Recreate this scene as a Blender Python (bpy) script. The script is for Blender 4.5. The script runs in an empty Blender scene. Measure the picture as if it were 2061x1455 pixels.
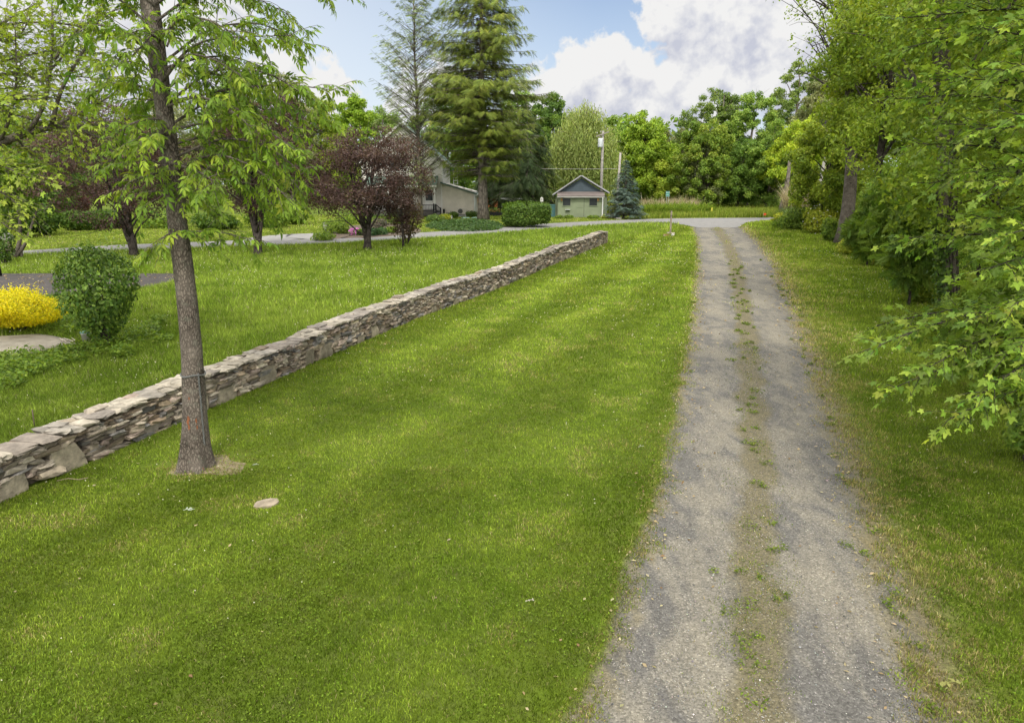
import bpy, math, random
import numpy as np
from mathutils import Vector, Matrix

# ------------------------------------------------------------------ basics
scene = bpy.context.scene
COL = scene.collection
R = math.radians
H = 4.3                       # camera height
PITCH = R(14.37)
F = 1374.0                    # focal length in photo pixels (photo 2061 x 1455)
CX, CY = 1030.5, 727.5
cp, sp = math.cos(PITCH), math.sin(PITCH)

def sstep(a, b, x):
    t = np.clip((x - a) / (b - a), 0, 1)
    return t * t * (3 - 2 * t)

def gz(Y):
    """height of the ground at distance Y (the far side of the lot is a little higher)"""
    return 1.1 * sstep(20.0, 72.0, np.asarray(Y, float)) + 0.012 * np.clip(np.asarray(Y, float) - 85, 0, 400)

def at(px, py, Y):
    """world point seen at photo pixel (px, py) at distance Y"""
    u = (px - CX) / F; v = (CY - py) / F
    t = Y / (cp + v * sp)
    return np.array([t * u, Y, H + t * (-sp + v * cp)])

def gp(px, py):
    """ground point seen at photo pixel"""
    lo, hi = 2.0, 400.0
    for _ in range(60):
        m = .5 * (lo + hi)
        if at(px, py, m)[2] > gz(m): lo = m
        else: hi = m
    p = at(px, py, .5 * (lo + hi)); p[2] = gz(p[1]); return p

def gy(px, Y):
    """ground point at distance Y in photo column px"""
    z = float(gz(Y)); d = Y * cp + (H - z) * sp
    return np.array([(px - CX) / F * d, Y, z])

def zt(py, Y):
    return at(CX, py, Y)[2]

def ppm(Y):
    return F / (Y * cp + (H - float(gz(Y))) * sp)

# ------------------------------------------------------------------ numpy noise
_lat = np.random.default_rng(7).random((256, 256))
def vnoise(x, y):
    x = np.asarray(x, float); y = np.asarray(y, float)
    xi = np.floor(x).astype(int); yi = np.floor(y).astype(int)
    fx = x - xi; fy = y - yi
    fx = fx * fx * (3 - 2 * fx); fy = fy * fy * (3 - 2 * fy)
    a = _lat[xi & 255, yi & 255]; b = _lat[(xi + 1) & 255, yi & 255]
    c = _lat[xi & 255, (yi + 1) & 255]; d = _lat[(xi + 1) & 255, (yi + 1) & 255]
    return (a * (1 - fx) + b * fx) * (1 - fy) + (c * (1 - fx) + d * fx) * fy
def fbm(x, y, o=4):
    s = 0; a = .5
    for i in range(o):
        s = s + a * vnoise(x * 2 ** i + 17.3 * i, y * 2 ** i + 5.1 * i); a *= .5
    return s / (1 - .5 ** o)

def unit(v):
    v = np.asarray(v, float)
    return v / (np.linalg.norm(v, axis=-1, keepdims=True) + 1e-12)

def inpoly(x, y, poly):
    x = np.asarray(x); y = np.asarray(y)
    r = np.zeros(x.shape, bool); n = len(poly)
    for i in range(n):
        x0, y0 = poly[i][:2]; x1, y1 = poly[(i + 1) % n][:2]
        if y0 == y1: continue
        c = ((y0 > y) != (y1 > y)) & (x < (x1 - x0) * (y - y0) / (y1 - y0) + x0)
        r ^= c
    return r

# ------------------------------------------------------------------ materials
def new_mat(name):
    m = bpy.data.materials.new(name); m.use_nodes = True
    nt = m.node_tree; nt.nodes.clear()
    out = nt.nodes.new('ShaderNodeOutputMaterial')
    return m, nt, out

def N(nt, t, **kw):
    n = nt.nodes.new(t)
    for k, v in kw.items():
        if k.startswith('i_'): n.inputs[k[2:].replace('_', ' ')].default_value = v
        else: setattr(n, k, v)
    return n

def math_(nt, op, a, b=None, c=None, clamp=False):
    n = nt.nodes.new('ShaderNodeMath'); n.operation = op; n.use_clamp = clamp
    for i, s in enumerate((a, b, c)):
        if s is None: continue
        if isinstance(s, (int, float)): n.inputs[i].default_value = s
        else: nt.links.new(s, n.inputs[i])
    return n.outputs[0]

def mix_(nt, fac, a, b, blend='MIX'):
    n = nt.nodes.new('ShaderNodeMix'); n.data_type = 'RGBA'; n.blend_type = blend
    for idx, s in ((0, fac), (6, a), (7, b)):
        if isinstance(s, (int, float)): n.inputs[idx].default_value = s
        elif isinstance(s, (tuple, list)): n.inputs[idx].default_value = (*s[:3], 1)
        else: nt.links.new(s, n.inputs[idx])
    return n.outputs[2]

def noise_(nt, vec, scale, detail=4, rough=.55, dist=0.0):
    n = nt.nodes.new('ShaderNodeTexNoise')
    n.inputs['Scale'].default_value = scale; n.inputs['Detail'].default_value = detail
    n.inputs['Roughness'].default_value = rough; n.inputs['Distortion'].default_value = dist
    if vec is not None: nt.links.new(vec, n.inputs['Vector'])
    return n.outputs[0]

def ramp_(nt, fac, stops):
    n = nt.nodes.new('ShaderNodeValToRGB'); cr = n.color_ramp
    while len(cr.elements) < len(stops): cr.elements.new(.5)
    for e, (p, c) in zip(cr.elements, stops):
        e.position = p
        e.color = (c, c, c, 1) if isinstance(c, (int, float)) else (*c, 1)
    nt.links.new(fac, n.inputs[0]); return n.outputs[0]

def leaf_mat(name, transl=.35, rough=.5, spec=.35):
    m, nt, out = new_mat(name)
    a = N(nt, 'ShaderNodeAttribute', attribute_name='col')
    p = N(nt, 'ShaderNodeBsdfPrincipled'); p.inputs['Roughness'].default_value = rough
    p.inputs['Specular IOR Level'].default_value = spec
    nt.links.new(a.outputs['Color'], p.inputs['Base Color'])
    t = N(nt, 'ShaderNodeBsdfTranslucent')
    tc = mix_(nt, 1.0, a.outputs['Color'], (1.35, 1.35, .7), 'MULTIPLY')
    nt.links.new(tc, t.inputs['Color'])
    mx = N(nt, 'ShaderNodeMixShader'); mx.inputs[0].default_value = transl
    nt.links.new(p.outputs[0], mx.inputs[1]); nt.links.new(t.outputs[0], mx.inputs[2])
    nt.links.new(mx.outputs[0], out.inputs['Surface']); return m

def attr_mat(name, rough=.8, spec=.3, nscale=6.0, namt=.35, bscale=30.0, bstr=.3, metallic=0.0, dist=.02):
    """colour from the 'col' attribute, mottled with noise, with bump"""
    m, nt, out = new_mat(name)
    a = N(nt, 'ShaderNodeAttribute', attribute_name='col')
    tc = N(nt, 'ShaderNodeTexCoord')
    n1 = noise_(nt, tc.outputs['Object'], nscale, 5, .6)
    f = ramp_(nt, n1, [(.3, 1 - namt), (.7, 1 + namt * .6)])
    c = mix_(nt, 1.0, a.outputs['Color'], f, 'MULTIPLY')
    p = N(nt, 'ShaderNodeBsdfPrincipled'); p.inputs['Roughness'].default_value = rough
    p.inputs['Specular IOR Level'].default_value = spec; p.inputs['Metallic'].default_value = metallic
    nt.links.new(c, p.inputs['Base Color'])
    if bstr > 0:
        n2 = noise_(nt, tc.outputs['Object'], bscale, 6, .65)
        b = N(nt, 'ShaderNodeBump'); b.inputs['Strength'].default_value = bstr; b.inputs['Distance'].default_value = dist
        nt.links.new(n2, b.inputs['Height']); nt.links.new(b.outputs[0], p.inputs['Normal'])
    nt.links.new(p.outputs[0], out.inputs['Surface']); return m

def bark_mat(name, c0, c1, scale=14.0, stretch=.22, bstr=1.0, lichen=0.0):
    m, nt, out = new_mat(name)
    tc = N(nt, 'ShaderNodeTexCoord')
    mp = N(nt, 'ShaderNodeMapping'); mp.inputs['Scale'].default_value = (1, 1, stretch)
    nt.links.new(tc.outputs['Object'], mp.inputs['Vector'])
    v = N(nt, 'ShaderNodeTexVoronoi'); v.feature = 'DISTANCE_TO_EDGE'; v.inputs['Scale'].default_value = scale
    nz = noise_(nt, mp.outputs[0], scale * .8, 6, .7)
    ad = N(nt, 'ShaderNodeMixRGB'); ad.inputs[0].default_value = .05
    nt.links.new(mp.outputs[0], ad.inputs[1]); 
    nzc = N(nt, 'ShaderNodeTexNoise'); nzc.inputs['Scale'].default_value = scale * .5; nt.links.new(mp.outputs[0], nzc.inputs['Vector'])
    nt.links.new(nzc.outputs['Color'], ad.inputs[2]); nt.links.new(ad.outputs[0], v.inputs['Vector'])
    ridge = ramp_(nt, v.outputs[0], [(0.0, 0.0), (.22, 1.0)])
    h = math_(nt, 'MULTIPLY', ridge, nz)
    c = mix_(nt, ramp_(nt, h, [(.1, 0.0), (.6, 1.0)]), c0, c1)
    big = noise_(nt, tc.outputs['Object'], 3.0, 3)
    c = mix_(nt, ramp_(nt, big, [(.35, 0.0), (.7, .35)]), c, tuple(min(1, x * 1.8 + .03) for x in c1))
    if lichen > 0:
        ln = noise_(nt, tc.outputs['Object'], 9.0, 5)
        c = mix_(nt, ramp_(nt, ln, [(.56, 0.0), (.66, lichen)]), c, (.16, .17, .13))
    p = N(nt, 'ShaderNodeBsdfPrincipled'); p.inputs['Roughness'].default_value = .9; p.inputs['Specular IOR Level'].default_value = .15
    nt.links.new(c, p.inputs['Base Color'])
    b = N(nt, 'ShaderNodeBump'); b.inputs['Strength'].default_value = bstr; b.inputs['Distance'].default_value = .02
    nt.links.new(h, b.inputs['Height']); nt.links.new(b.outputs[0], p.inputs['Normal'])
    nt.links.new(p.outputs[0], out.inputs['Surface']); return m

M = {}
M['leaf'] = leaf_mat('leaf_soft', .42, .5, .2)
M['gloss_leaf'] = leaf_mat('leaf_glossy', .25, .42, .25)
M['needle'] = leaf_mat('needle', .15, .6, .2)
M['grass'] = leaf_mat('grass_blade', .34, .6, .08)
M['bark'] = bark_mat('bark_grey_brown', (.036, .029, .023), (.150, .125, .102), 34, .42, .8, .3)
M['bark_dark'] = bark_mat('bark_dark', (.014, .011, .009), (.07, .058, .048), 12, .25, .9)
M['bark_far'] = bark_mat('bark_weathered', (.05, .042, .034), (.17, .145, .12), 5, .25, .6)
M['stone'] = attr_mat('field_stone', .88, .2, 7.0, .42, 26.0, .55, dist=.03)
M['paint'] = attr_mat('painted_surface', .65, .25, 1.3, .14, 20.0, 0)
M['metal'] = attr_mat('dull_metal', .45, .5, 8.0, .15, 30.0, 0, metallic=.7)
M['wood'] = attr_mat('weathered_wood', .85, .2, 5.0, .35, 24.0, .4)
M['soil'] = attr_mat('soil', .95, .1, 9.0, .45, 40.0, .6)
M['petal'] = leaf_mat('petal', .3, .6, .2)

def glass_mat():
    m, nt, out = new_mat('window_glass')
    p = N(nt, 'ShaderNodeBsdfPrincipled')
    tc = N(nt, 'ShaderNodeTexCoord'); n = noise_(nt, tc.outputs['Object'], 1.2, 2)
    c = mix_(nt, n, (.012, .015, .016), (.035, .04, .04)); nt.links.new(c, p.inputs['Base Color'])
    p.inputs['Roughness'].default_value = .12; p.inputs['Specular IOR Level'].default_value = .25
    nt.links.new(p.outputs[0], out.inputs['Surface']); return m
M['glass'] = glass_mat()

# ------------------------------------------------------------------ mesh builder
class MB:
    def __init__(s):
        s.v = []; s.c = []; s.l = []; s.t = []; s.sm = []; s.uv = []; s.n = 0
    def add(s, V, faces, col, smooth=False, uv=None):
        """V (n,3); faces: int array (m,k) or list of such; col (3,) or (n,3)"""
        V = np.asarray(V, float).reshape(-1, 3); n = len(V)
        col = np.asarray(col, float)
        if col.ndim == 1: col = np.broadcast_to(col, (n, 3))
        s.v.append(V); s.c.append(col)
        s.uv.append(np.zeros((n, 2)) if uv is None else np.asarray(uv, float))
        if not isinstance(faces, list): faces = [faces]
        for f in faces:
            f = np.asarray(f, dtype=np.int64)
            if f.size == 0: continue
            if f.ndim == 1: f = f[None]
            s.l.append((f + s.n).ravel()); s.t.append(np.full(len(f), f.shape[1])); s.sm.append(np.full(len(f), smooth))
        s.n += n
    def build(s, name, mat, parent=None, uvmap=False):
        me = bpy.data.meshes.new(name)
        if s.n:
            V = np.concatenate(s.v); L = np.concatenate(s.l); T = np.concatenate(s.t)
            C = np.concatenate(s.c); S = np.concatenate(s.sm)
            me.vertices.add(len(V)); me.vertices.foreach_set('co', V.astype(np.float32).ravel())
            me.loops.add(len(L)); me.loops.foreach_set('vertex_index', L.astype(np.int32))
            me.polygons.add(len(T)); st = np.concatenate([[0], np.cumsum(T)[:-1]])
            me.polygons.foreach_set('loop_start', st.astype(np.int32))
            me.polygons.foreach_set('use_smooth', S.astype(bool))
            me.update(calc_edges=True)
            a = me.attributes.new('col', 'FLOAT_COLOR', 'POINT')
            a.data.foreach_set('color', np.concatenate([C, np.ones((len(C), 1))], 1).astype(np.float32).ravel())
            if uvmap:
                U = np.concatenate(s.uv)
                b = me.attributes.new('st', 'FLOAT2', 'POINT'); b.data.foreach_set('vector', U.astype(np.float32).ravel())
        me.materials.append(mat)
        o = bpy.data.objects.new(name, me); COL.objects.link(o)
        if parent is not None: o.parent = parent
        return o
    # ---- shapes
    def box(s, x0, x1, y0, y1, z0, z1, col):
        V = [(x0, y0, z0), (x1, y0, z0), (x1, y1, z0), (x0, y1, z0), (x0, y0, z1), (x1, y0, z1), (x1, y1, z1), (x0, y1, z1)]
        s.add(V, np.array([(0, 3, 2, 1), (4, 5, 6, 7), (0, 1, 5, 4), (1, 2, 6, 5), (2, 3, 7, 6), (3, 0, 4, 7)]), col)
    def prism(s, pts, y0, y1, col):
        """polygon in x-z extruded from y0 to y1"""
        n = len(pts)
        V = [(x, y0, z) for x, z in pts] + [(x, y1, z) for x, z in pts]
        F_ = [np.array([list(range(n))]), np.array([list(range(2 * n - 1, n - 1, -1))]),
              np.array([(i, i + n, (i + 1) % n + n, (i + 1) % n) for i in range(n)])]
        s.add(V, F_, col)
    def slab(s, a, b, thick, wid_dir, wid, col):
        """board from point a to b (3D), extended along wid_dir by wid, thickness along normal"""
        a = np.array(a, float); b = np.array(b, float); w = np.array(wid_dir, float) * wid
        n = unit(np.cross(b - a, w)) * thick
        V = [a, b, b + w, a + w, a + n, b + n, b + w + n, a + w + n]
        s.add(V, np.array([(0, 3, 2, 1), (4, 5, 6, 7), (0, 1, 5, 4), (1, 2, 6, 5), (2, 3, 7, 6), (3, 0, 4, 7)]), col)
    def tube(s, P, r, sides=6, col=(.1, .09, .08), cap=True, smooth=True):
        P = np.asarray(P, float); n = len(P)
        r = np.broadcast_to(np.asarray(r, float), (n,))
        T = np.gradient(P, axis=0); T = unit(T)
        ref = np.array([1., 0, 0]) if abs(T[0][0]) < .8 else np.array([0, 1., 0])
        a = unit(np.cross(T[0], ref)); A = [a]
        for i in range(1, n):
            a = a - T[i] * np.dot(a, T[i]); a = a / (np.linalg.norm(a) + 1e-9); A.append(a)
        A = np.array(A); B = np.cross(T, A)
        th = np.linspace(0, 2 * math.pi, sides, endpoint=False)
        V = P[:, None] + r[:, None, None] * (np.cos(th)[None, :, None] * A[:, None] + np.sin(th)[None, :, None] * B[:, None])
        i = np.arange(n - 1)[:, None] * sides; k = np.arange(sides)[None]; k2 = (k + 1) % sides
        Fq = np.stack([i + k, i + k2, i + sides + k2, i + sides + k], -1).reshape(-1, 4)
        fs = [Fq]
        if cap: fs += [np.arange(sides)[::-1][None], (np.arange(sides) + (n - 1) * sides)[None]]
        s.add(V.reshape(-1, 3), fs, col, smooth)
    def lathe(s, prof, sides, col, c=(0, 0, 0)):
        prof = np.array(prof, float); th = np.linspace(0, 2 * math.pi, sides, endpoint=False); n = len(prof)
        V = np.stack([prof[:, 0, None] * np.cos(th) + c[0], prof[:, 0, None] * np.sin(th) + c[1], np.repeat(prof[:, 1, None], sides, 1) + c[2]], -1)
        i = np.arange(n - 1)[:, None] * sides; k = np.arange(sides)[None]; k2 = (k + 1) % sides
        Fq = np.stack([i + k, i + k2, i + sides + k2, i + sides + k], -1).reshape(-1, 4)
        s.add(V.reshape(-1, 3), [Fq, np.arange(sides)[::-1][None], (np.arange(sides) + (n - 1) * sides)[None]], col, True)
    def leaves(s, tmpl, P, D, U, S, C):
        """place a leaf template at every point; D = direction of the leaf, U = its upper side"""
        TV, TF = tmpl
        P = np.asarray(P, float); n = len(P)
        if n == 0: return
        y = unit(D); x = np.cross(y, U); bad = np.linalg.norm(x, axis=1) < 1e-4
        x[bad] = np.cross(y[bad], [.3, .8, .5]); x = unit(x); z = np.cross(x, y)
        S = np.broadcast_to(np.asarray(S, float), (n,))
        V = P[:, None] + S[:, None, None] * (TV[None, :, 0:1] * x[:, None] + TV[None, :, 1:2] * y[:, None] + TV[None, :, 2:3] * z[:, None])
        k = len(TV); off = (np.arange(n) * k)[:, None, None]
        fs = [(f[None] + off).reshape(-1, f.shape[1]) for f in TF]
        s.add(V.reshape(-1, 3), fs, np.repeat(C, k, 0))

def tag(o, label, cat, group=None, kind='thing'):
    o['label'] = label; o['category'] = cat; o['kind'] = kind
    if group: o['group'] = group
    return o

def empty(name, loc, rz=0.0):
    o = bpy.data.objects.new(name, None); COL.objects.link(o)
    o.location = tuple(float(x) for x in loc); o.rotation_euler = (0, 0, rz); o.empty_display_size = .2
    return o

# ------------------------------------------------------------------ leaf templates
T_QUAD = (np.array([(0, 0, 0), (.3, .5, .03), (0, 1, -.05), (-.3, .5, .03)]), [np.array([(0, 1, 2, 3)])])
T_FOLD = (np.array([(0, 0, 0), (.27, .42, .07), (0, 1, -.1), (-.27, .42, .07), (0, .5, 0)]),
          [np.array([(0, 1, 4), (1, 2, 4), (0, 4, 3), (4, 2, 3)])])
def leaflet(base, ang, L, w, droop):
    c, s_ = math.cos(ang), math.sin(ang)
    pts = [(0, 0, 0), (w, .4, .0), (w * .75, .7, 0), (0, 1, 0), (-w * .75, .7, 0), (-w, .4, 0), (0, .42, -.03), (0, .72, -.03)]
    V = []
    for x, y, z in pts:
        zz = (z + .04 * abs(x) / max(w, 1e-6) - droop * y * y) * L
        xx, yy = x * L, y * L
        V.append((base[0] + c * xx + s_ * yy, base[1] - s_ * xx + c * yy, base[2] + zz))
    return V, [(0, 1, 6), (0, 6, 5)], [(1, 2, 7, 6), (6, 7, 4, 5)], [(2, 3, 7), (7, 3, 4)]
def compound(n_pairs, rach, L, w, droop):
    V = []; tri = []; qd = []
    def put(base, ang, L_, dr):
        v, t1, q, t2 = leaflet(base, ang, L_, w, dr); o = len(V); V.extend(v)
        tri.extend([tuple(i + o for i in t) for t in t1 + t2]); qd.extend([tuple(i + o for i in t) for t in q])
    for k in range(n_pairs):
        y = rach * (.3 + .7 * k / max(1, n_pairs)); z = -.35 * y * y
        for sg in (1, -1): put((0, y, z), sg * (1.0 - .12 * k), L * (.75 + .1 * k), droop)
    put((0, rach, -.35 * rach * rach), 0, L * 1.1, droop)
    o = len(V); V += [(.008, 0, 0), (-.008, 0, 0), (-.006, rach, -.35 * rach ** 2), (.006, rach, -.35 * rach ** 2)]
    qd.append((o, o + 1, o + 2, o + 3))
    return np.array(V), [np.array(tri), np.array(qd)]
T_HICK = compound(2, .42, .66, .165, .5)      # 5 drooping leaflets
T_ASH = compound(4, .75, .36, .2, .35)        # 9 small leaflets
def maple_tmpl():
    out = []
    for ang, r in [(-150, .30), (-118, .52), (-95, .34), (-62, .78), (-47, .66), (-38, .5), (-18, .62), (-9, .86), (0, 1.0)]:
        out.append((R(ang), r))
    out = out + [(-a, r) for a, r in out[-2::-1]]
    V = [(0, .28, 0)] + [(r * math.sin(a) * .72, .28 + r * math.cos(a) * .72, -.16 * r * r + .03 * (r < .6)) for a, r in out]
    n = len(out)
    tri = [(0, i + 2, i + 1) for i in range(n - 1)]
    o = len(V); V += [(.012, -.25, .05), (-.012, -.25, .05), (0, .28, 0)]
    return np.array(V), [np.array(tri + [(o, o + 1, o + 2)])]
T_MAPLE = maple_tmpl()
def rand_clump(seed, n, spread, size, w=.3):
    r = np.random.default_rng(seed); V = []; F_ = []
    for i in range(n):
        c = r.normal(0, spread, 3); d = unit(r.normal(0, 1, 3) + [0, .3, -.1]); u = unit(r.normal(0, .6, 3) + [0, 0, 1])
        x = unit(np.cross(d, u)); L = size * r.uniform(.7, 1.2)
        V += [c, c + d * L * .5 + x * L * w, c + d * L, c + d * L * .5 - x * L * w]; F_.append((4 * i, 4 * i + 1, 4 * i + 2, 4 * i + 3))
    return np.array(V), [np.array(F_)]
T_CLUMP = rand_clump(3, 6, .5, .75)
T_SPRAY = (np.array([(-.05, 0, 0), (.05, 0, 0), (.16, .5, -.05), (0, 1, -.2), (-.16, .5, -.05)]), [np.array([(0, 1, 2, 3, 4)])])
def needle_spray():
    V = []; F_ = []
    for k in range(7):
        y = .1 + .13 * k; L = .42 * (1 - .06 * k)
        for sg in (1, -1):
            o = len(V); V += [(0, y - .035, -.2 * y * y), (0, y + .035, -.2 * y * y), (sg * L, y + .3, -.2 * y * y - .1)]; F_.append((o, o + 1, o + 2))
    o = len(V); V += [(.03, 0, 0), (-.03, 0, 0), (0, 1.15, -.28)]; F_.append((o, o + 1, o + 2))
    return np.array(V), [np.array(F_)]
T_NEEDLE = needle_spray()

def palette(rng, n, cols, jit=.16, w=None):
    cols = np.array(cols, float); k = len(cols)
    u = rng.random(n) if w is None else np.clip(w, 0, .9999)
    u = u * (k - 1); i = np.minimum(u.astype(int), k - 2); f = (u - i)[:, None]
    c = cols[i] * (1 - f) + cols[i + 1] * f
    return np.clip(c * np.exp(rng.normal(0, jit, (n, 1))) * np.exp(rng.normal(0, jit * .25, (n, 3))), .002, .95)

# leaf palettes, linear albedo
G_MID = [(.045, .095, .014), (.085, .155, .022), (.13, .205, .03)]
G_YEL = [(.10, .15, .016), (.16, .215, .022), (.22, .265, .03)]
G_OLI = [(.06, .085, .028), (.10, .13, .045), (.14, .17, .06)]
G_DRK = [(.022, .052, .012), (.042, .088, .018), (.07, .125, .022)]
G_HICK = [(.06, .12, .016), (.115, .19, .022), (.19, .265, .03)]
G_MAP = [(.05, .105, .022), (.09, .165, .032), (.15, .235, .04)]
PURPLE = [(.022, .011, .012), (.055, .027, .026), (.105, .058, .05)]
REDB = [(.05, .014, .014), (.10, .03, .028), (.13, .05, .04)]
G_WIL = [(.10, .145, .04), (.155, .20, .06), (.20, .245, .075)]
G_SPR = [(.04, .065, .014), (.075, .105, .02), (.125, .155, .028)]
G_BLUE = [(.05, .085, .065), (.095, .14, .11), (.15, .205, .165)]

def _adj(pal, k=(1.28, 1.14, .62)):
    return [tuple(float(c * q) for c, q in zip(p, k)) for p in pal]
G_MID, G_YEL, G_OLI, G_DRK, G_HICK, G_MAP, G_SPR = [_adj(p, (1.62, 1.42, .85)) for p in (G_MID, G_YEL, G_OLI, G_DRK, G_HICK, G_MAP, G_SPR)]
G_SPR = _adj(G_SPR, (.78, .84, .9)); G_WIL = _adj(G_WIL, (1.62, 1.55, 1.05)); G_HICK = _adj(G_HICK, (.80, .86, .85)); G_MAP = _adj(G_MAP, (1.2, 1.14, .95))
G_MID, G_OLI, G_WIL, G_MAP, G_HICK, G_YEL = [_adj(p, (1.02, 1.0, 1.45)) for p in (G_MID, G_OLI, G_WIL, G_MAP, G_HICK, G_YEL)]
G_SPR = _adj(G_SPR, (1.0, 1.0, 1.35))
PURPLE = [(.032, .019, .017), (.078, .045, .040), (.155, .105, .092)]; REDB = _adj(REDB, (1.3, 1.3, 1.2))
# ================================================================== camera, light, sky
cam_d = bpy.data.cameras.new('camera'); cam = bpy.data.objects.new('camera', cam_d); COL.objects.link(cam)
cam.location = (0, 0, H); cam.rotation_euler = (math.pi / 2 - PITCH, 0, 0)
cam_d.sensor_width = 36; cam_d.lens = 36 * F / 2061; cam_d.clip_start = .05; cam_d.clip_end = 3000
scene.camera = cam
scene.view_settings.view_transform = 'Standard'; scene.view_settings.look = 'None'
scene.view_settings.gamma = 1; scene.view_settings.use_curve_mapping = False
EXPOSURE = 1.1
scene.view_settings.exposure = EXPOSURE
scene.cycles.use_denoising = True
scene.cycles.denoising_input_passes = 'RGB_ALBEDO_NORMAL'; scene.cycles.denoising_prefilter = 'ACCURATE'
try: scene.cycles.denoiser = 'OPENIMAGEDENOISE'
except Exception: pass
scene.cycles.max_bounces = 7; scene.cycles.diffuse_bounces = 4; scene.cycles.glossy_bounces = 2
scene.cycles.transmission_bounces = 4; scene.cycles.transparent_max_bounces = 4
scene.cycles.sample_clamp_indirect = 4
scene.render.use_persistent_data = False

SUN_EL, SUN_AZ = R(52), R(176)       # azimuth clockwise from +Y: behind the camera
sd = Vector((math.cos(SUN_EL) * math.sin(SUN_AZ), math.cos(SUN_EL) * math.cos(SUN_AZ), math.sin(SUN_EL)))
sl = bpy.data.lights.new('sun', 'SUN'); sl.energy = 1.5; sl.angle = R(11); sl.color = (1, .95, .86)
so = bpy.data.objects.new('sun', sl); COL.objects.link(so)
so.rotation_euler = (-sd).to_track_quat('-Z', 'Y').to_euler(); so.location = (-20, -30, 60)

w = bpy.data.worlds.new('World'); scene.world = w; w.use_nodes = True
nt = w.node_tree; nt.nodes.clear()
SKY_S = 0.10
wo = nt.nodes.new('ShaderNodeOutputWorld'); bg = nt.nodes.new('ShaderNodeBackground'); bg.inputs[1].default_value = SKY_S
nt.links.new(bg.outputs[0], wo.inputs[0])
sky = nt.nodes.new('ShaderNodeTexSky'); sky.sky_type = 'NISHITA'; sky.sun_disc = False
sky.sun_elevation = SUN_EL; sky.sun_rotation = SUN_AZ; sky.air_density = 1.0; sky.dust_density = .6; sky.ozone_density = 1.6
tcw = nt.nodes.new('ShaderNodeTexCoord'); D_ = tcw.outputs['Generated']
sepw = nt.nodes.new('ShaderNodeSeparateXYZ'); nt.links.new(D_, sepw.inputs[0]); EZ = sepw.outputs[2]
def dirpx(px, py):
    v = at(px, py, 100.0) - np.array([0, 0, H]); return v / np.linalg.norm(v)
BLOBS = [(1405, 15, 112), (1490, 40, 118), (1610, 70, 160), (1342, 45, 62), (1700, 0, 200), (1230, 118, 50), (1172, 150, 56), (1285, 138, 52),
         (1118, 182, 56), (1338, 158, 46), (1230, 185, 70), (1442, 150, 42), (1400, 190, 62), (1490, 175, 66), (1560, 165, 70), (1310, 225, 74), (1440, 240, 92),
         (1060, 235, 70), (560, 205, 90), (650, 215, 80), (60, 40, 260), (330, 90, 150), (880, 225, 90)]
def density(vec):
    """cloud cover in a sky direction: a handful of cumulus heaps with billowed edges"""
    m = None
    for px, py, r in BLOBS:
        vd = nt.nodes.new('ShaderNodeVectorMath'); vd.operation = 'DISTANCE'
        nt.links.new(vec, vd.inputs[0]); vd.inputs[1].default_value = tuple(dirpx(px, py))
        d = math_(nt, 'MULTIPLY_ADD', vd.outputs['Value'], -F / r, 1.0)
        m = d if m is None else math_(nt, 'SMOOTH_MAX', m, d, .25)
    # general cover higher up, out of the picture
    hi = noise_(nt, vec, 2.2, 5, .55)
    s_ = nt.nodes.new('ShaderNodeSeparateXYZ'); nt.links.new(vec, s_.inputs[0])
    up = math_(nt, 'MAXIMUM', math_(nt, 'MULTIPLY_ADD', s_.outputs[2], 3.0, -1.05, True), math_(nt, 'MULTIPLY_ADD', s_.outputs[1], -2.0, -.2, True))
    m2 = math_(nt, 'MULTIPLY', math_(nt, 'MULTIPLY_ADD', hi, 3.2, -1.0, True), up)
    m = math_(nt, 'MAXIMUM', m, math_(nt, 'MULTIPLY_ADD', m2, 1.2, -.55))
    n1 = noise_(nt, vec, 15, 8, .6, .2); n2 = noise_(nt, vec, 48, 4, .5)
    bil = math_(nt, 'ABSOLUTE', math_(nt, 'MULTIPLY_ADD', n2, 2.0, -1.0))
    return math_(nt, 'ADD', math_(nt, 'ADD', m, math_(nt, 'MULTIPLY_ADD', bil, -.75, .12)), math_(nt, 'MULTIPLY_ADD', n1, 1.7, -.85))
dens = density(D_)
off = nt.nodes.new('ShaderNodeVectorMath'); off.operation = 'ADD'; nt.links.new(D_, off.inputs[0]); off.inputs[1].default_value = (-.012, 0, .026)
dens2 = density(off.outputs[0])
mask = ramp_(nt, math_(nt, 'MULTIPLY_ADD', dens, .5, .5, True), [(.48, 0.0), (.60, 1.0)])
lit = math_(nt, 'SUBTRACT', dens, dens2)
sh = ramp_(nt, math_(nt, 'MULTIPLY_ADD', lit, .72, .54, True), [(.18, 0.0), (.72, 1.0)])
ccol = mix_(nt, sh, (.27 / SKY_S, .28 / SKY_S, .325 / SKY_S), (.415 / SKY_S, .413 / SKY_S, .41 / SKY_S))
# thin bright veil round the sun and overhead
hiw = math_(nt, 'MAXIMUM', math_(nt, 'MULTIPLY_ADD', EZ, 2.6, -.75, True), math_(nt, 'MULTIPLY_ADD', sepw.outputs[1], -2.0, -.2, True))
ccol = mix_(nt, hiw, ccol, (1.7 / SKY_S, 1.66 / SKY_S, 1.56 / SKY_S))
skyc = mix_(nt, 1.0, sky.outputs[0], (.62, .60, .62), 'MULTIPLY')
hz = ramp_(nt, math_(nt, 'ABSOLUTE', EZ), [(0.0, .9), (.10, .6), (.24, .2), (.5, .05)])
skyc = mix_(nt, hz, skyc, (.335 / SKY_S, .375 / SKY_S, .42 / SKY_S))
veil = math_(nt, 'MULTIPLY_ADD', sepw.outputs[0], -1.5, .16, True)
skyc = mix_(nt, math_(nt, 'MINIMUM', veil, .62), skyc, (.40 / SKY_S, .425 / SKY_S, .45 / SKY_S))
fin = mix_(nt, mask, skyc, ccol)
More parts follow.
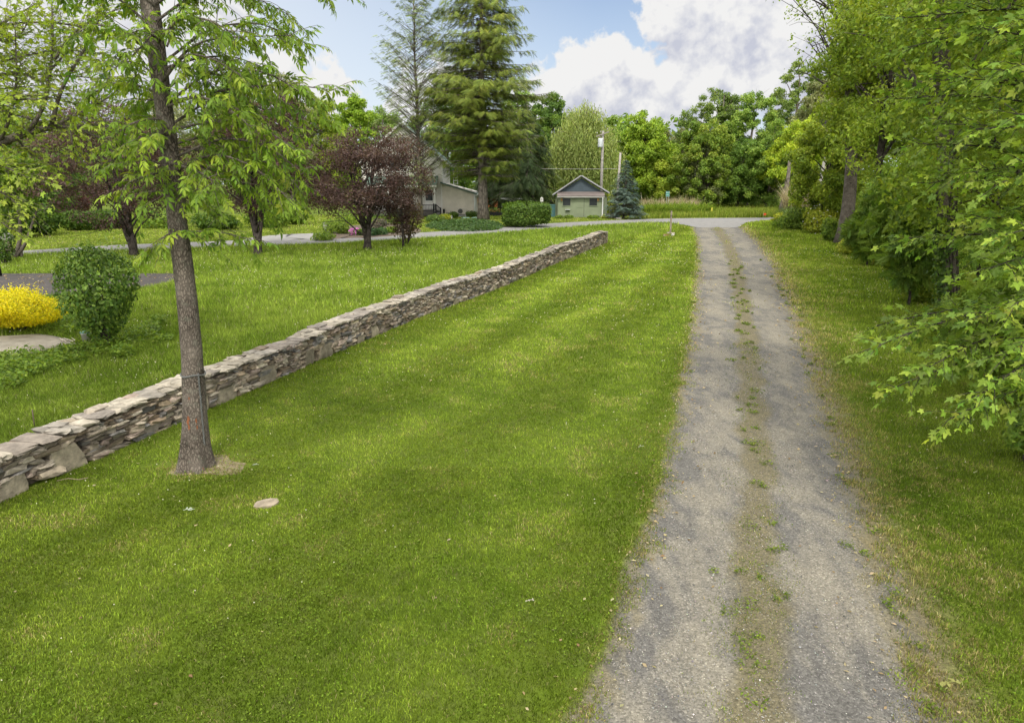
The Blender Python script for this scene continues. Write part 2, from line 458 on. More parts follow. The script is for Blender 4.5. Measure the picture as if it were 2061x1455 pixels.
nt.links.new(fin, bg.inputs[0])

# ================================================================== terrain and paved surfaces
def edge(pxs):
    P = np.array([gp(*p) for p in pxs]); return P
DL = edge([(1190, 1455), (1240, 1300), (1290, 1150), (1335, 1000), (1365, 860), (1393, 700), (1402, 600), (1408, 520), (1405, 482), (1393, 457)])
DR = edge([(1850, 1455), (1800, 1300), (1748, 1130), (1705, 1000), (1656, 850), (1612, 700), (1580, 600), (1549, 530), (1517, 485), (1487, 457)])
def near(P):
    d = (P[0] - P[2]); return np.vstack([P[0] + d * 2.4, P])
DL = near(DL); DR = near(DR)
def xl(Y): return np.interp(Y, DL[:, 1], DL[:, 0])
def xr(Y): return np.interp(Y, DR[:, 1], DR[:, 0])
DRIVE_END = float(DL[-1, 1])

LANE_U = edge([(-500, 545), (-200, 524), (0, 508), (240, 493.5), (480, 484.5), (660, 479), (860, 468), (1000, 459), (1100, 450.5), (1200, 445.5), (1300, 441.3), (1400, 439.6), (1500, 439), (1600, 438.4), (1800, 437.5), (2100, 437)])
LANE_L = edge([(-500, 556), (-200, 533), (0, 515), (240, 504.5), (480, 496.5), (660, 491), (860, 479.5), (1000, 469.5), (1100, 461.5), (1200, 454), (1300, 449), (1345, 449.5), (1378, 453), (1395, 458.5), (1485, 458.5), (1502, 449), (1530, 445), (1600, 442.4), (1800, 441), (2100, 440)])
LANE_POLY = [tuple(p[:2]) for p in LANE_U] + [tuple(p[:2]) for p in LANE_L[::-1]]
PAD = [tuple(gp(*p)[:2]) for p in [(-420, 548), (0, 551), (180, 551), (330, 551), (398, 553), (355, 566), (305, 577), (200, 588), (135, 595), (0, 600), (-420, 608)]]
SLAB = [tuple(gp(*p)[:2]) for p in [(-260, 668), (0, 678), (75, 673), (118, 678), (156, 694), (100, 706), (40, 718), (0, 716), (-260, 724)]]
LOT = [tuple(gp(*p)[:2]) for p in [(470, 489), (500, 480), (545, 474.5), (600, 471), (648, 470), (662, 475), (650, 480), (560, 485)]]
BED = [tuple(gp(*p)[:2]) for p in [(640, 483), (668, 468), (700, 456), (760, 450), (815, 450), (838, 458), (850, 467), (815, 474), (740, 479)]]
COVER = [tuple(gp(px, py)[:2]) for px, py in [(855, 458), (870, 451), (905, 447), (950, 446), (1000, 451), (1013, 458), (1000, 464), (950, 467), (890, 466)]]

# wall: outline of its top front edge and its foot, from the photograph
WF = edge([(-140, 1092), (0, 1012), (240, 905), (450, 812), (640, 727), (840, 641), (1000, 583), (1110, 535), (1222, 489.5)])   # foot of the face toward the drive
_d0 = unit(WF[0] - WF[1]); WF = np.vstack([WF[0] + _d0 * 4.0, WF])
_s = np.concatenate([[0], np.cumsum(np.linalg.norm(np.diff(WF[:, :2], axis=0), axis=1))])
WL = float(_s[-1])
# keep the course smooth
def wall_pt(s):
    s = np.asarray(s, float)
    return np.stack([np.interp(s, _s, WF[:, 0]), np.interp(s, _s, WF[:, 1])], -1)
WT = .52
_dir = unit(np.diff(WF[:, :2], axis=0)); _mid = .5 * (_s[1:] + _s[:-1])
def wall_dir(s):
    d = np.stack([np.interp(s, _mid, _dir[:, 0]), np.interp(s, _mid, _dir[:, 1])], -1); return unit(d)
def wall_x(Y):          # x of the wall's front foot at distance Y
    return np.interp(Y, WF[:, 1], WF[:, 0], left=WF[0, 0], right=WF[-1, 0])
WALL_END_Y = float(WF[-1, 1])
_back = np.array([WF[i, :2] + WT * np.array([-_dir[min(i, len(_dir) - 1)][1], _dir[min(i, len(_dir) - 1)][0]]) for i in range(len(WF))])
WALL_POLY = [tuple(p[:2]) for p in WF] + [tuple(p) for p in _back[::-1]]

TREE_B = gp(395, 940)
STONE_B = gp(536, 1015)

def ground_mat():
    m, nt, out = new_mat('turf_ground')
    g = N(nt, 'ShaderNodeTexCoord').outputs['Object']
    n1 = noise_(nt, g, .35, 4); n2 = noise_(nt, g, 3.5, 5, .65); n3 = noise_(nt, g, 40, 5, .7)
    c = mix_(nt, ramp_(nt, n1, [(.3, 0.), (.7, 1.)]), (.07, .11, .008), (.13, .18, .016))
    c = mix_(nt, ramp_(nt, n2, [(.45, 0.), (.75, .6)]), c, (.12, .115, .045))
    c = mix_(nt, ramp_(nt, n3, [(.35, .5), (.65, 0.)]), c, (.028, .05, .01))
    p = N(nt, 'ShaderNodeBsdfPrincipled'); p.inputs['Roughness'].default_value = .95; p.inputs['Specular IOR Level'].default_value = .1
    nt.links.new(c, p.inputs['Base Color'])
    b = N(nt, 'ShaderNodeBump'); b.inputs['Strength'].default_value = .6; b.inputs['Distance'].default_value = .03
    nt.links.new(n3, b.inputs['Height']); nt.links.new(b.outputs[0], p.inputs['Normal'])
    nt.links.new(p.outputs[0], out.inputs['Surface']); return m

ys = np.concatenate([np.arange(-12, 100, 1.0), np.arange(100, 200, 10), [200, 300, 450, 700, 1000]])
xs = np.concatenate([[-900, -400, -200], np.arange(-120, 121, 8.0), [200, 400, 900]])
GX, GY = np.meshgrid(xs, ys); nx, ny = len(xs), len(ys)
gb = MB(); ii = (np.arange(ny - 1)[:, None] * nx + np.arange(nx - 1)[None])
gb.add(np.stack([GX, GY, gz(GY)], -1).reshape(-1, 3), np.stack([ii, ii + 1, ii + nx + 1, ii + nx], -1).reshape(-1, 4), (.1, .1, .05), True)
g = gb.build('ground', ground_mat()); g['kind'] = 'structure'

def drive_mat():
    m, nt, out = new_mat('gravel_track')
    a = N(nt, 'ShaderNodeAttribute', attribute_name='st'); sx = N(nt, 'ShaderNodeSeparateXYZ'); nt.links.new(a.outputs['Vector'], sx.inputs[0])
    S, T = sx.outputs[0], sx.outputs[1]
    g = N(nt, 'ShaderNodeTexCoord').outputs['Object']
    mp = N(nt, 'ShaderNodeMapping'); nt.links.new(g, mp.inputs[0]); mp.inputs['Scale'].default_value = (1, .42, 1)
    mp.inputs['Rotation'].default_value = (0, 0, R(17))
    big = noise_(nt, mp.outputs[0], 1.25, 5, .62, .4); mid = noise_(nt, mp.outputs[0], 5, 5, .6)
    wob = math_(nt, 'MULTIPLY_ADD', noise_(nt, g, .9, 3), .22, -.11)
    s2 = math_(nt, 'ADD', S, wob)
    def band(c, wd):
        return math_(nt, 'SUBTRACT', 1.0, math_(nt, 'DIVIDE', math_(nt, 'ABSOLUTE', math_(nt, 'SUBTRACT', s2, c)), wd), None, True)
    tracks = math_(nt, 'MAXIMUM', band(.25, .22), band(.76, .24))
    dusty = math_(nt, 'MULTIPLY_ADD', tracks, .10, math_(nt, 'MULTIPLY_ADD', mid, .42, math_(nt, 'SUBTRACT', big, .25)))
    tan = ramp_(nt, dusty, [(.42, 0.), (.53, .55), (.68, 1.)])
    grey = mix_(nt, mid, (.099, .093, .084), (.152, .145, .132))
    c = mix_(nt, tan, grey, (.212, .193, .153))
    cen = ramp_(nt, math_(nt, 'MULTIPLY_ADD', mid, .5, math_(nt, 'SUBTRACT', band(.51, .16), .12)), [(.35, 0.), (.75, .75)])
    c = mix_(nt, cen, c, (.135, .115, .06))
    ed = ramp_(nt, math_(nt, 'MULTIPLY_ADD', big, .30, math_(nt, 'MULTIPLY_ADD', mid, .34, math_(nt, 'ABSOLUTE', math_(nt, 'SUBTRACT', S, .5)))), [(.74, 0.), (.90, .9)])
    c = mix_(nt, ed, c, mix_(nt, mid, (.10, .088, .035), (.20, .165, .09)))
    gl = math_(nt, 'ADD', ramp_(nt, math_(nt, 'MULTIPLY_ADD', mid, .05, math_(nt, 'MULTIPLY', S, -1.0)), [(.035, 0.), (.075, 1.)]), ramp_(nt, math_(nt, 'MULTIPLY_ADD', mid, .16, math_(nt, 'SUBTRACT', S, 1.08)), [(.08, 0.), (.24, 1.)]), None, True)
    c = mix_(nt, gl, c, mix_(nt, mid, (.06, .085, .008), (.13, .16, .018)))
    vo = N(nt, 'ShaderNodeTexVoronoi'); vo.inputs['Scale'].default_value = 62; nt.links.new(g, vo.inputs['Vector'])
    spk = N(nt, 'ShaderNodeSeparateColor'); nt.links.new(vo.outputs['Color'], spk.inputs[0])
    c = mix_(nt, 1.0, c, ramp_(nt, spk.outputs[0], [(0., .62), (.5, .95), (.92, 1.2), (1., 1.7)]), 'MULTIPLY')
    fine = noise_(nt, g, 130, 4, .7)
    c = mix_(nt, 1.0, c, ramp_(nt, fine, [(.3, .75), (.7, 1.2)]), 'MULTIPLY')
    p = N(nt, 'ShaderNodeBsdfPrincipled'); p.inputs['Roughness'].default_value = .92; p.inputs['Specular IOR Level'].default_value = .2
    nt.links.new(c, p.inputs['Base Color'])
    h = math_(nt, 'ADD', math_(nt, 'MULTIPLY', vo.outputs['Distance'], -.8), math_(nt, 'ADD', fine, math_(nt, 'MULTIPLY', mid, 1.5)))
    b = N(nt, 'ShaderNodeBump'); b.inputs['Strength'].default_value = .7; b.inputs['Distance'].default_value = .012
    nt.links.new(h, b.inputs['Height']); nt.links.new(b.outputs[0], p.inputs['Normal'])
    nt.links.new(p.outputs[0], out.inputs['Surface']); return m

yy = np.arange(-4, DRIVE_END + .01, .25); ss = np.linspace(-.07, 1.28, 15)
jl = (fbm(yy * 1.3, yy * 0 + 3) - .5) * .3; jr = (fbm(yy * 1.1, yy * 0 + 31) - .5) * .3
XLd = xl(yy) + jl - .06; XRd = xr(yy) + jr + .06
X = XLd[:, None] * (1 - ss) + XRd[:, None] * ss; Yg = np.repeat(yy[:, None], 15, 1)
prof = .012 - .028 * np.exp(-((ss - .25) / .1) ** 2) * .0 + .0 * ss
Z = gz(Yg) + .004 + .012 * np.exp(-((ss - .51) / .13) ** 2)[None] + .012 * (fbm(X * 2, Yg * 2) - .5) * np.sin(math.pi * np.clip(ss, 0, 1))[None]
db = MB(); ii = (np.arange(len(yy) - 1)[:, None] * 15 + np.arange(14)[None])
db.add(np.stack([X, Yg, Z], -1).reshape(-1, 3), np.stack([ii, ii + 1, ii + 16, ii + 15], -1).reshape(-1, 4), (.2, .2, .2), True,
       uv=np.stack([np.repeat(ss[None], len(yy), 0), Yg], -1).reshape(-1, 2))
d = db.build('driveway', drive_mat(), uvmap=True); d['kind'] = 'structure'

def road_mat(name, c0, c1, sc=2.0):
    m, nt, out = new_mat(name)
    g = N(nt, 'ShaderNodeTexCoord').outputs['Object']
    n1 = noise_(nt, g, sc, 5, .6); n2 = noise_(nt, g, 45, 4, .7)
    c = mix_(nt, ramp_(nt, n1, [(.3, 0.), (.7, 1.)]), c0, c1); c = mix_(nt, 1.0, c, ramp_(nt, n2, [(.3, .75), (.7, 1.2)]), 'MULTIPLY')
    p = N(nt, 'ShaderNodeBsdfPrincipled'); p.inputs['Roughness'].default_value = .9; nt.links.new(c, p.inputs['Base Color'])
    b = N(nt, 'ShaderNodeBump'); b.inputs['Strength'].default_value = .4; b.inputs['Distance'].default_value = .01
    nt.links.new(n2, b.inputs['Height']); nt.links.new(b.outputs[0], p.inputs['Normal'])
    nt.links.new(p.outputs[0], out.inputs['Surface']); return m

def strip(name, U, L, mat, dz, n=120, m_=8):
    tu = np.linspace(0, 1, n)
    def res(P):
        # resample by x so both edges match up
        x = np.linspace(P[0, 0], P[-1, 0], n); return np.stack([x, np.interp(x, P[:, 0], P[:, 1])], -1)
    u = res(U); l = res(L); b = MB(); V = []
    for k in range(m_ + 1):
        q = u * (k / m_) + l * (1 - k / m_); V.append(np.column_stack([q, gz(q[:, 1]) + dz]))
    V = np.array(V); i = (np.arange(m_)[:, None] * n + np.arange(n - 1)[None])
    b.add(V.reshape(-1, 3), np.stack([i, i + 1, i + n + 1, i + n], -1).reshape(-1, 4), (.3, .3, .3), True)
    o = b.build(name, mat); o['kind'] = 'structure'; return o
strip('road', LANE_U, LANE_L, road_mat('old_asphalt', (.15, .145, .14), (.215, .207, .195)), .016)

def sheet(name, poly, mat, dz, jit=.0, thick=0.0, cell=.35):
    """flat patch following the ground inside a polygon, ragged outline"""
    P = np.array(poly); rng = np.random.default_rng(len(poly)); Q = []
    for i in range(len(P)):
        a, b_ = P[i], P[(i + 1) % len(P)]; k = max(1, int(np.linalg.norm(b_ - a) / cell))
        for j in range(k):
            q = a + (b_ - a) * j / k; Q.append(q + rng.normal(0, jit, 2))
    Q = np.array(Q); c = Q.mean(0); n = len(Q); rings = 8; V = []; b = MB()
    for r_ in range(rings + 1):
        q = c + (Q - c) * (r_ / rings); V.append(np.column_stack([q, gz(q[:, 1]) + dz]))
    if thick: V.append(np.column_stack([Q, gz(Q[:, 1]) - thick]))
    V = np.array(V); k = np.arange(n); k2 = (k + 1) % n
    f = [np.stack([r_ * n + k, (r_ + 1) * n + k, (r_ + 1) * n + k2, r_ * n + k2], -1) for r_ in range(len(V) - 1)]
    b.add(V.reshape(-1, 3), f, (.2, .18, .14), True); o = b.build(name, mat); o['kind'] = 'structure'; return o
sheet('parking_pad', PAD, road_mat('dark_worn_asphalt', (.026, .023, .021), (.058, .048, .042), 1.6), .012, .03)
sheet('gravel_lot', LOT, road_mat('pale_gravel', (.17, .165, .158), (.26, .25, .235), 1.5), .02, .1)
sheet('concrete_slab', SLAB, road_mat('weathered_concrete', (.13, .11, .08), (.30, .27, .215), 1.1), .03, .05, .05)
sheet('garden_soil', BED, road_mat('mulch', (.05, .035, .022), (.11, .08, .05), 3), .022, .12)
_a = np.linspace(0, 2 * math.pi, 26, endpoint=False)
sheet('bare_soil', [(TREE_B[0] + .18 + float(.40 + .5 * vnoise(1.6 * math.cos(t) + 7, 1.6 * math.sin(t) + 3)) * math.cos(t), TREE_B[1] + .05 + float(.26 + .34 * vnoise(1.6 * math.cos(t) + 7, 1.6 * math.sin(t) + 3)) * math.sin(t)) for t in _a],
      road_mat('dry_dirt', (.12, .095, .05), (.235, .19, .115), 6), .006, .012)

# ================================================================== grass
DRY = np.array([.27, .215, .10])
def blade_mesh(b, P, h, wd, lean, col, bend=True):
    """tapered blades: P (n,3) root, h height, wd width, lean (n,2) tip offset as fraction of h"""
    n = len(P); rng = np.random.default_rng(n); th = rng.uniform(0, 2 * math.pi, n)
    sx = np.stack([np.cos(th), np.sin(th), np.zeros(n)], -1) * (wd * .5)[:, None]
    tip = P + np.column_stack([lean * h[:, None], h * np.sqrt(np.clip(1 - .5 * (lean ** 2).sum(1), .2, 1))])
    if bend:
        midp = P + np.column_stack([lean * h[:, None] * .32, h * .6])
        V = np.stack([P - sx, P + sx, midp + sx * .8, midp - sx * .8, tip], 1).reshape(-1, 3)
        o = (np.arange(n) * 5)[:, None]
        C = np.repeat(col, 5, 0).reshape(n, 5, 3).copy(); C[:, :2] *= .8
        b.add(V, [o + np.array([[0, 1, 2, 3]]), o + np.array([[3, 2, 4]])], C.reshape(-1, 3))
    else:
        V = np.stack([P - sx, P + sx, tip], 1).reshape(-1, 3); o = (np.arange(n) * 3)[:, None]
        b.add(V, o + np.array([[0, 1, 2]]), np.repeat(col, 3, 0))

OBST = [LANE_POLY, PAD, SLAB, LOT, BED, WALL_POLY]
def scatter(Y0, Y1, dens, rng, xlim=None):
    hw0, hw1 = .77 * Y0 + 2.2, .77 * Y1 + 2.2
    hw = max(hw0, hw1); n = int(dens * (Y1 - Y0) * 2 * hw)
    x = rng.uniform(-hw, hw, n); y = rng.uniform(Y0, Y1, n); k = np.abs(x) < .77 * y + 2.2
    return x[k], y[k]

def side_of(x, y):
    """0 mown lawn between wall and drive, 1 meadow left of the wall, 2 verge right of the drive, 3 drive, 4 beyond the road"""
    s = np.zeros(len(x), int)
    yl = np.interp(x, LANE_U[:, 0], LANE_U[:, 1])
    beyond_wall = (y > WALL_END_Y)
    wx = np.where(beyond_wall, WF[-1, 0] + (y - WALL_END_Y) * .55, wall_x(y))
    s[x < wx] = 1
    s[x > xr(y)] = 2
    s[(x >= xl(y)) & (x <= xr(y)) & (y < DRIVE_END)] = 3
    s[y > yl] = 4
    return s

rng = np.random.default_rng(11)
bands = [(3.6, 7, 5800, .0062, .035), (7, 10, 4000, .0078, .037), (10, 15, 2300, .0105, .042), (15, 24, 1000, .015, .06), (24, 40, 380, .025, .08), (40, 58, 170, .038, .10), (58, 80, 80, .055, .11)]
lawn = MB(); mead = MB(); verge = MB(); back = MB(); strip_b = MB()
CLOV = []
for (Y0, Y1, dn, wd, hh) in bands:
    x, y = scatter(Y0, Y1, dn, rng); n = len(x)
    s = side_of(x, y)
    blocked = np.zeros(n, bool)
    for P in OBST: blocked |= inpoly(x, y, P)
    n4 = fbm(x * 13 + 3, y * 13, 2); n1 = fbm(x * .45, y * .45); n2 = fbm(x * 1.7 + 9, y * 1.7); n3 = fbm(x * 6, y * 6 + 40, 3)
    # distance inside the drive edge, for ragged grass margins
    dl = xl(y) - x; dr = x - xr(y)
    u = np.clip((x - xl(y)) / (xr(y) - xl(y)), 0, 1)
    keep = ~blocked
    rag = (n3 - .5) * .75 + (n2 - .5) * .5
    pl = np.clip(.5 + (dl - .05 + rag) / .35, 0, 1)          # left margin of the drive
    pr = np.clip(.5 + (dr - .35 + rag * 2.2) / .9, .04, 1)     # right margin, sparser
    strip_d = np.exp(-((u - .51 + .1 * (n2 - .5)) / .115) ** 2) * np.clip((fbm(x * 1.4, y * .6 + 70) - .40) * 4.5, 0, 1) * np.clip((fbm(x * 4, y * 3 + 11, 3) - .42) * 5, 0, 1)
    p = np.ones(n); p = np.where(s == 0, pl, p); p = np.where(s == 2, pr, p)
    p = np.where(s == 3, np.maximum(np.clip(.5 + (dl - .05 + rag) / .35, 0, 1), np.maximum(np.clip(.2 + (dr + .05 + rag * .7) / .6, 0, 1) * .6, strip_d * .95)), p)
    # bare patch round the tree foot
    rt = np.hypot((x - TREE_B[0] - .1) / 1.3, y - TREE_B[1] - .05); p = p * np.clip((rt - .24 + (n3 - .5) * .9) / .3, .35, 1)
    p = p * np.where(np.hypot(x - STONE_B[0], (y - STONE_B[1]) * 1.2) < .17, 0, 1)
    keep &= rng.random(n) < p
    x, y, s, n1, n2, n3, n4, u = [q[keep] for q in (x, y, s, n1, n2, n3, n4, u)]
    dl, dr, rt = dl[keep], dr[keep], rt[keep]; n = len(x)
    P = np.stack([x, y, gz(y)], -1)
    h = hh * rng.lognormal(0, .22, n) * (.55 + .9 * n4); wdt = wd * rng.uniform(.7, 1.3, n)
    ln = rng.normal(0, .45, (n, 2))
    # mown stripes run along the lawn, between the wall's and the drive's direction
    ca = math.cos(R(21)); sa = math.sin(R(21))
    across = x * ca - y * sa
    stripe = np.sin(across * 2 * math.pi / 2.9 + 1.9 + 3.2 * (n1 - .5)) 
    brt = np.array([.180, .236, .027]); drk = np.array([.084, .132, .010])
    t = np.clip(.5 + (n1 - .5) * 1.1 + (n2 - .5) * 1.3 + (n3 - .5) * .9, 0, 1)
    c = drk + (brt - drk) * t[:, None]
    m0 = s == 0
    k_s = np.clip(stripe * 1.4, -1, 1)
    c = c * np.where(m0, 1 + .13 * k_s * (.4 + .9 * n2), 1)[:, None]  # tint paints in the light and dark of blades leaning either way
    ln[:, 0] += np.where(m0, -.3 * k_s * sa, 0); ln[:, 1] += np.where(m0, .35 * k_s, 0)
    # drier along the drive, on the verge and in the centre strip
    dry = np.where(s == 0, np.clip(.75 - dl / .45 + (n3 - .5) * 1.4, 0, 1) * .55, 0)
    dry = np.where(s == 2, np.clip(1.1 - dr / 1.7 + (n3 - .5) * 2.0 + (n2 - .5) * 1.6 - .12, 0, 1) * .62, dry)
    dry = np.where(s == 3, .25 + .5 * (u > .75), dry)
    dry = np.maximum(dry, np.clip(1 - (rt - .2) / .5, 0, .85))
    dry = np.maximum(dry, np.clip((n2 - .62) * 2.5, 0, .28) * (s != 1))
    sel = rng.random(n) < dry
    c[sel] = DRY * rng.lognormal(0, .25, (sel.sum(), 1)) * (1 + np.array([.0, .1, -.1]) * rng.random((sel.sum(), 1)))
    strw = rng.random(n) < .035
    c[strw] = np.array([.25, .22, .10]) * rng.lognormal(0, .2, (strw.sum(), 1))
    c *= rng.lognormal(0, .37, (n, 1)) * (.78 + .44 * n4)[:, None] * (.97 + .36 * sstep(8, 34, y))[:, None]  # blades painted lighter with distance, standing in for sunlit tips
    mm = s == 1
    h = np.where(mm, h * (1.5 + .9 * n2), h); c = np.where(mm[:, None], c * np.array([.98, 1.0, 1.3]), c)
    h = np.where(s == 2, h * 1.25, h); h = np.where(s == 4, h * .8, h)
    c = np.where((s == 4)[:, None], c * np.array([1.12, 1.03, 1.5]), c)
    h = np.where(s == 3, h * .75, h)
    near_b = Y1 <= 10
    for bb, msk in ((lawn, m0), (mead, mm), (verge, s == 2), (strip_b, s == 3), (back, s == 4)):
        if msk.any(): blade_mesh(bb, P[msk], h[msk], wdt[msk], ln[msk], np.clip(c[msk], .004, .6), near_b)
    CLOV.append((x, y, s, n2, n3))
tag(lawn.build('lawn_grass', M['grass']), 'short mown green grass with mower stripes between stone wall and gravel drive', 'grass', kind='stuff')
tag(mead.build('meadow_grass', M['grass']), 'longer uncut grass on the far side of the stone wall', 'grass', kind='stuff')
tag(verge.build('verge_grass', M['grass']), 'patchy dry and green grass between gravel drive and woods', 'grass', kind='stuff')
tag(strip_b.build('track_weeds', M['grass']), 'sparse yellowish grass growing down the middle of the gravel drive', 'weeds', kind='stuff')
tag(back.build('roadside_lawn', M['grass']), 'short yellow-green grass beyond the paved lane', 'grass', kind='stuff')

# clover leaves in patches of the near lawn, white clover heads, fallen petals and dry leaves
cl = MB(); r = np.random.default_rng(5)
x, y = scatter(3.8, 14, 520, r); s = side_of(x, y); cn = fbm(x * .8 + 50, y * .8); k = ((s == 0) | ((s == 2) & (x - xr(y) > .5))) & (r.random(len(x)) < np.clip((cn - .42) * 5, 0, 1))
for P in OBST: k &= ~inpoly(x, y, P)
x, y = x[k], y[k]; n = len(x)
cl.leaves((np.array([(0, 0, 0), (.5, .35, .05), (.35, .9, 0), (0, .75, -.03), (-.35, .9, 0), (-.5, .35, .05)]), [np.array([(0, 1, 2, 3, 4, 5)])]),
          np.stack([x, y, gz(y) + r.uniform(.03, .055, n)], -1), unit(r.normal(0, 1, (n, 3)) * [1, 1, .25]), unit(r.normal(0, .35, (n, 3)) + [0, 0, 1]), r.uniform(.012, .022, n), palette(r, n, [(.09, .15, .012), (.16, .23, .025)]))
tag(cl.build('clover_patches', M['grass']), 'low clover leaves spreading through the mown lawn', 'clover', kind='stuff')
fl = MB(); x, y = scatter(4, 48, 2.2, r); s = side_of(x, y); k = (s < 3) & (fbm(x * .4 + 20, y * .4) > .46); k &= (s != 2) | (x - xr(y) > 1)
for P in OBST: k &= ~inpoly(x, y, P)
x, y = x[k], y[k]; n = len(x); hgt = np.where(side_of(x, y) == 1, .13, .05)
octv = np.array([(1, 0, 0), (-1, 0, 0), (0, 1, 0), (0, -1, 0), (0, 0, 1), (0, 0, -1)]) * .5; octf = [np.array([(0, 2, 4), (2, 1, 4), (1, 3, 4), (3, 0, 4), (2, 0, 5), (1, 2, 5), (3, 1, 5), (0, 3, 5)])]
fl.leaves((octv, octf), np.stack([x, y, gz(y) + hgt], -1), np.tile([1., 0, 0], (n, 1)), np.tile([0, 0, 1.], (n, 1)), .010 + .0011 * y * r.uniform(.6, 1.2, n), np.tile([.62, .60, .50], (n, 1)))
tag(fl.build('clover_flowers', M['petal']), 'tiny white clover heads dotted through the grass', 'wildflowers', kind='stuff')
lt = MB(); x, y = scatter(4, 34, 26, r); u = np.minimum(np.abs(x - xl(y)), np.abs(x - xr(y))); pp = np.exp(-(u / .45) ** 2) * .9 + .02
k = (r.random(len(x)) < pp)
for P in OBST: k &= ~inpoly(x, y, P)
x, y = x[k], y[k]
a = np.array(PAD); q = r.uniform(a.min(0), a.max(0), (2600, 2)); q = q[inpoly(q[:, 0], q[:, 1], PAD)]; q = q[r.random(len(q)) < .25 + .75 * (fbm(q[:, 0], q[:, 1]) > .52)]
x = np.r_[x, q[:, 0]]; y = np.r_[y, q[:, 1]]; n = len(x)
lt.leaves(T_QUAD, np.stack([x, y, gz(y) + .03], -1), unit(r.normal(0, 1, (n, 3)) * [1, 1, .15]), unit(r.normal(0, .3, (n, 3)) + [0, 0, 1]), (.035 + .0022 * y) * r.uniform(.5, 1.3, n), palette(r, n, [(.17, .11, .055), (.33, .26, .14), (.42, .35, .22)]))
tag(lt.build('leaf_litter', M['grass']), 'dry tan leaves scattered along the drive edges and on the dark pad', 'leaf litter', kind='stuff')

# loose stones on the drive
pb = MB(); r = np.random.default_rng(9); n = 26000; y = 3.6 + 15 * r.random(n) ** 1.6; u = r.random(n); x = xl(y) * (1 - u) + xr(y) * u
k = r.random(n) < .25 + .75 * (fbm(x * 1.5, y * .7 + 9) > .5); x, y, u = x[k], y[k], u[k]; n = len(x)
sz = r.lognormal(0, .4, n) * .0065 + .0007 * y * .5
pb.leaves((octv * [1, 1.2, .7], octf), np.stack([x, y, gz(y) + .016 + .010 * np.exp(-((u - .51) / .13) ** 2) ], -1), unit(r.normal(0, 1, (n, 3)) * [1, 1, .3]), unit(r.normal(0, .3, (n, 3)) + [0, 0, 1]), sz, palette(r, n, [(.10, .10, .105), (.22, .215, .205), (.42, .39, .34)], .25))
tag(pb.build('loose_gravel', M['soil']), 'small loose grey stones lying on the drive', 'gravel', kind='stuff')
# ================================================================== dry stone wall
def stone_shape():
    """rounded block: 3 x 3 x 3 shell"""
    idx = {}; V = []; 
    for i in range(3):
        for j in range(3):
            for k in range(3):
                if (i, j, k) == (1, 1, 1): continue
                idx[i, j, k] = len(V); p = np.array([i - 1., j - 1., k - 1.])
                q = p / (np.linalg.norm(p) ** .2); V.append(q)
    Fq = []
    for ax in range(3):
        for s_ in (0, 2):
            for a in range(2):
                for b in range(2):
                    c = []
                    for da, db_ in ((0, 0), (1, 0), (1, 1), (0, 1)):
                        t = [0, 0, 0]; t[ax] = s_; t[(ax + 1) % 3] = a + da; t[(ax + 2) % 3] = b + db_; c.append(idx[tuple(t)])
                    Fq.append(c if s_ == 2 else c[::-1])
    return np.array(V) * .5, np.array(Fq)
SV, SF = stone_shape()
def add_stone(b, c, ex, ey, ez, size, col, rng, rough=.10, skew=0.0):
    """one stone: centre c, axes ex/ey/ez, full size (3)"""
    V = SV * (1 + rng.normal(0, rough, SV.shape)); V[:, 0] += skew * V[:, 2]
    V = V * size
    W = c + V[:, 0:1] * ex + V[:, 1:2] * ey + V[:, 2:3] * ez
    b.add(W, SF, np.clip(col * (1 + rng.normal(0, .06, (len(W), 1))), .01, .8))
STONES = .84 * (_S := np.array([(.20, .155, .105), (.26, .21, .15), (.165, .135, .10), (.30, .255, .19), (.19, .145, .115), (.23, .195, .15), (.135, .125, .115), (.22, .16, .105)])) + .16 * _S.mean(1, keepdims=True) * np.array([1.03, 1.0, .93])
def stone_col(r, i=None):
    c = 1.22 * STONES[r.integers(len(STONES)) if i is None else i]; return c * r.lognormal(0, .27)
r = np.random.default_rng(21)
wall = empty('stone_wall', (0, 0, 0))
tag(wall, 'long low dry stone wall of stacked brown fieldstone running between two lawns', 'stone wall')
body = MB(); cap = MB(); boulders = []
UPZ = np.array([0, 0, 1.])
def wf(s, back, z):
    p = wall_pt(s); d = wall_dir(s); nrm = np.array([-d[1], d[0]])
    q = p + nrm * back; return np.array([q[0], q[1], float(gz(q[1])) + z]), np.array([d[0], d[1], 0.]), np.array([nrm[0], nrm[1], 0.])
WH = lambda s: float(np.interp(wall_pt(s)[1], [8, 14, 24, 35, 50], [.58, .63, .76, .76, .73])) + .02 * math.sin(s * .9) + .06 * (vnoise(s * .7, 2.) - .5)
s = 0.0
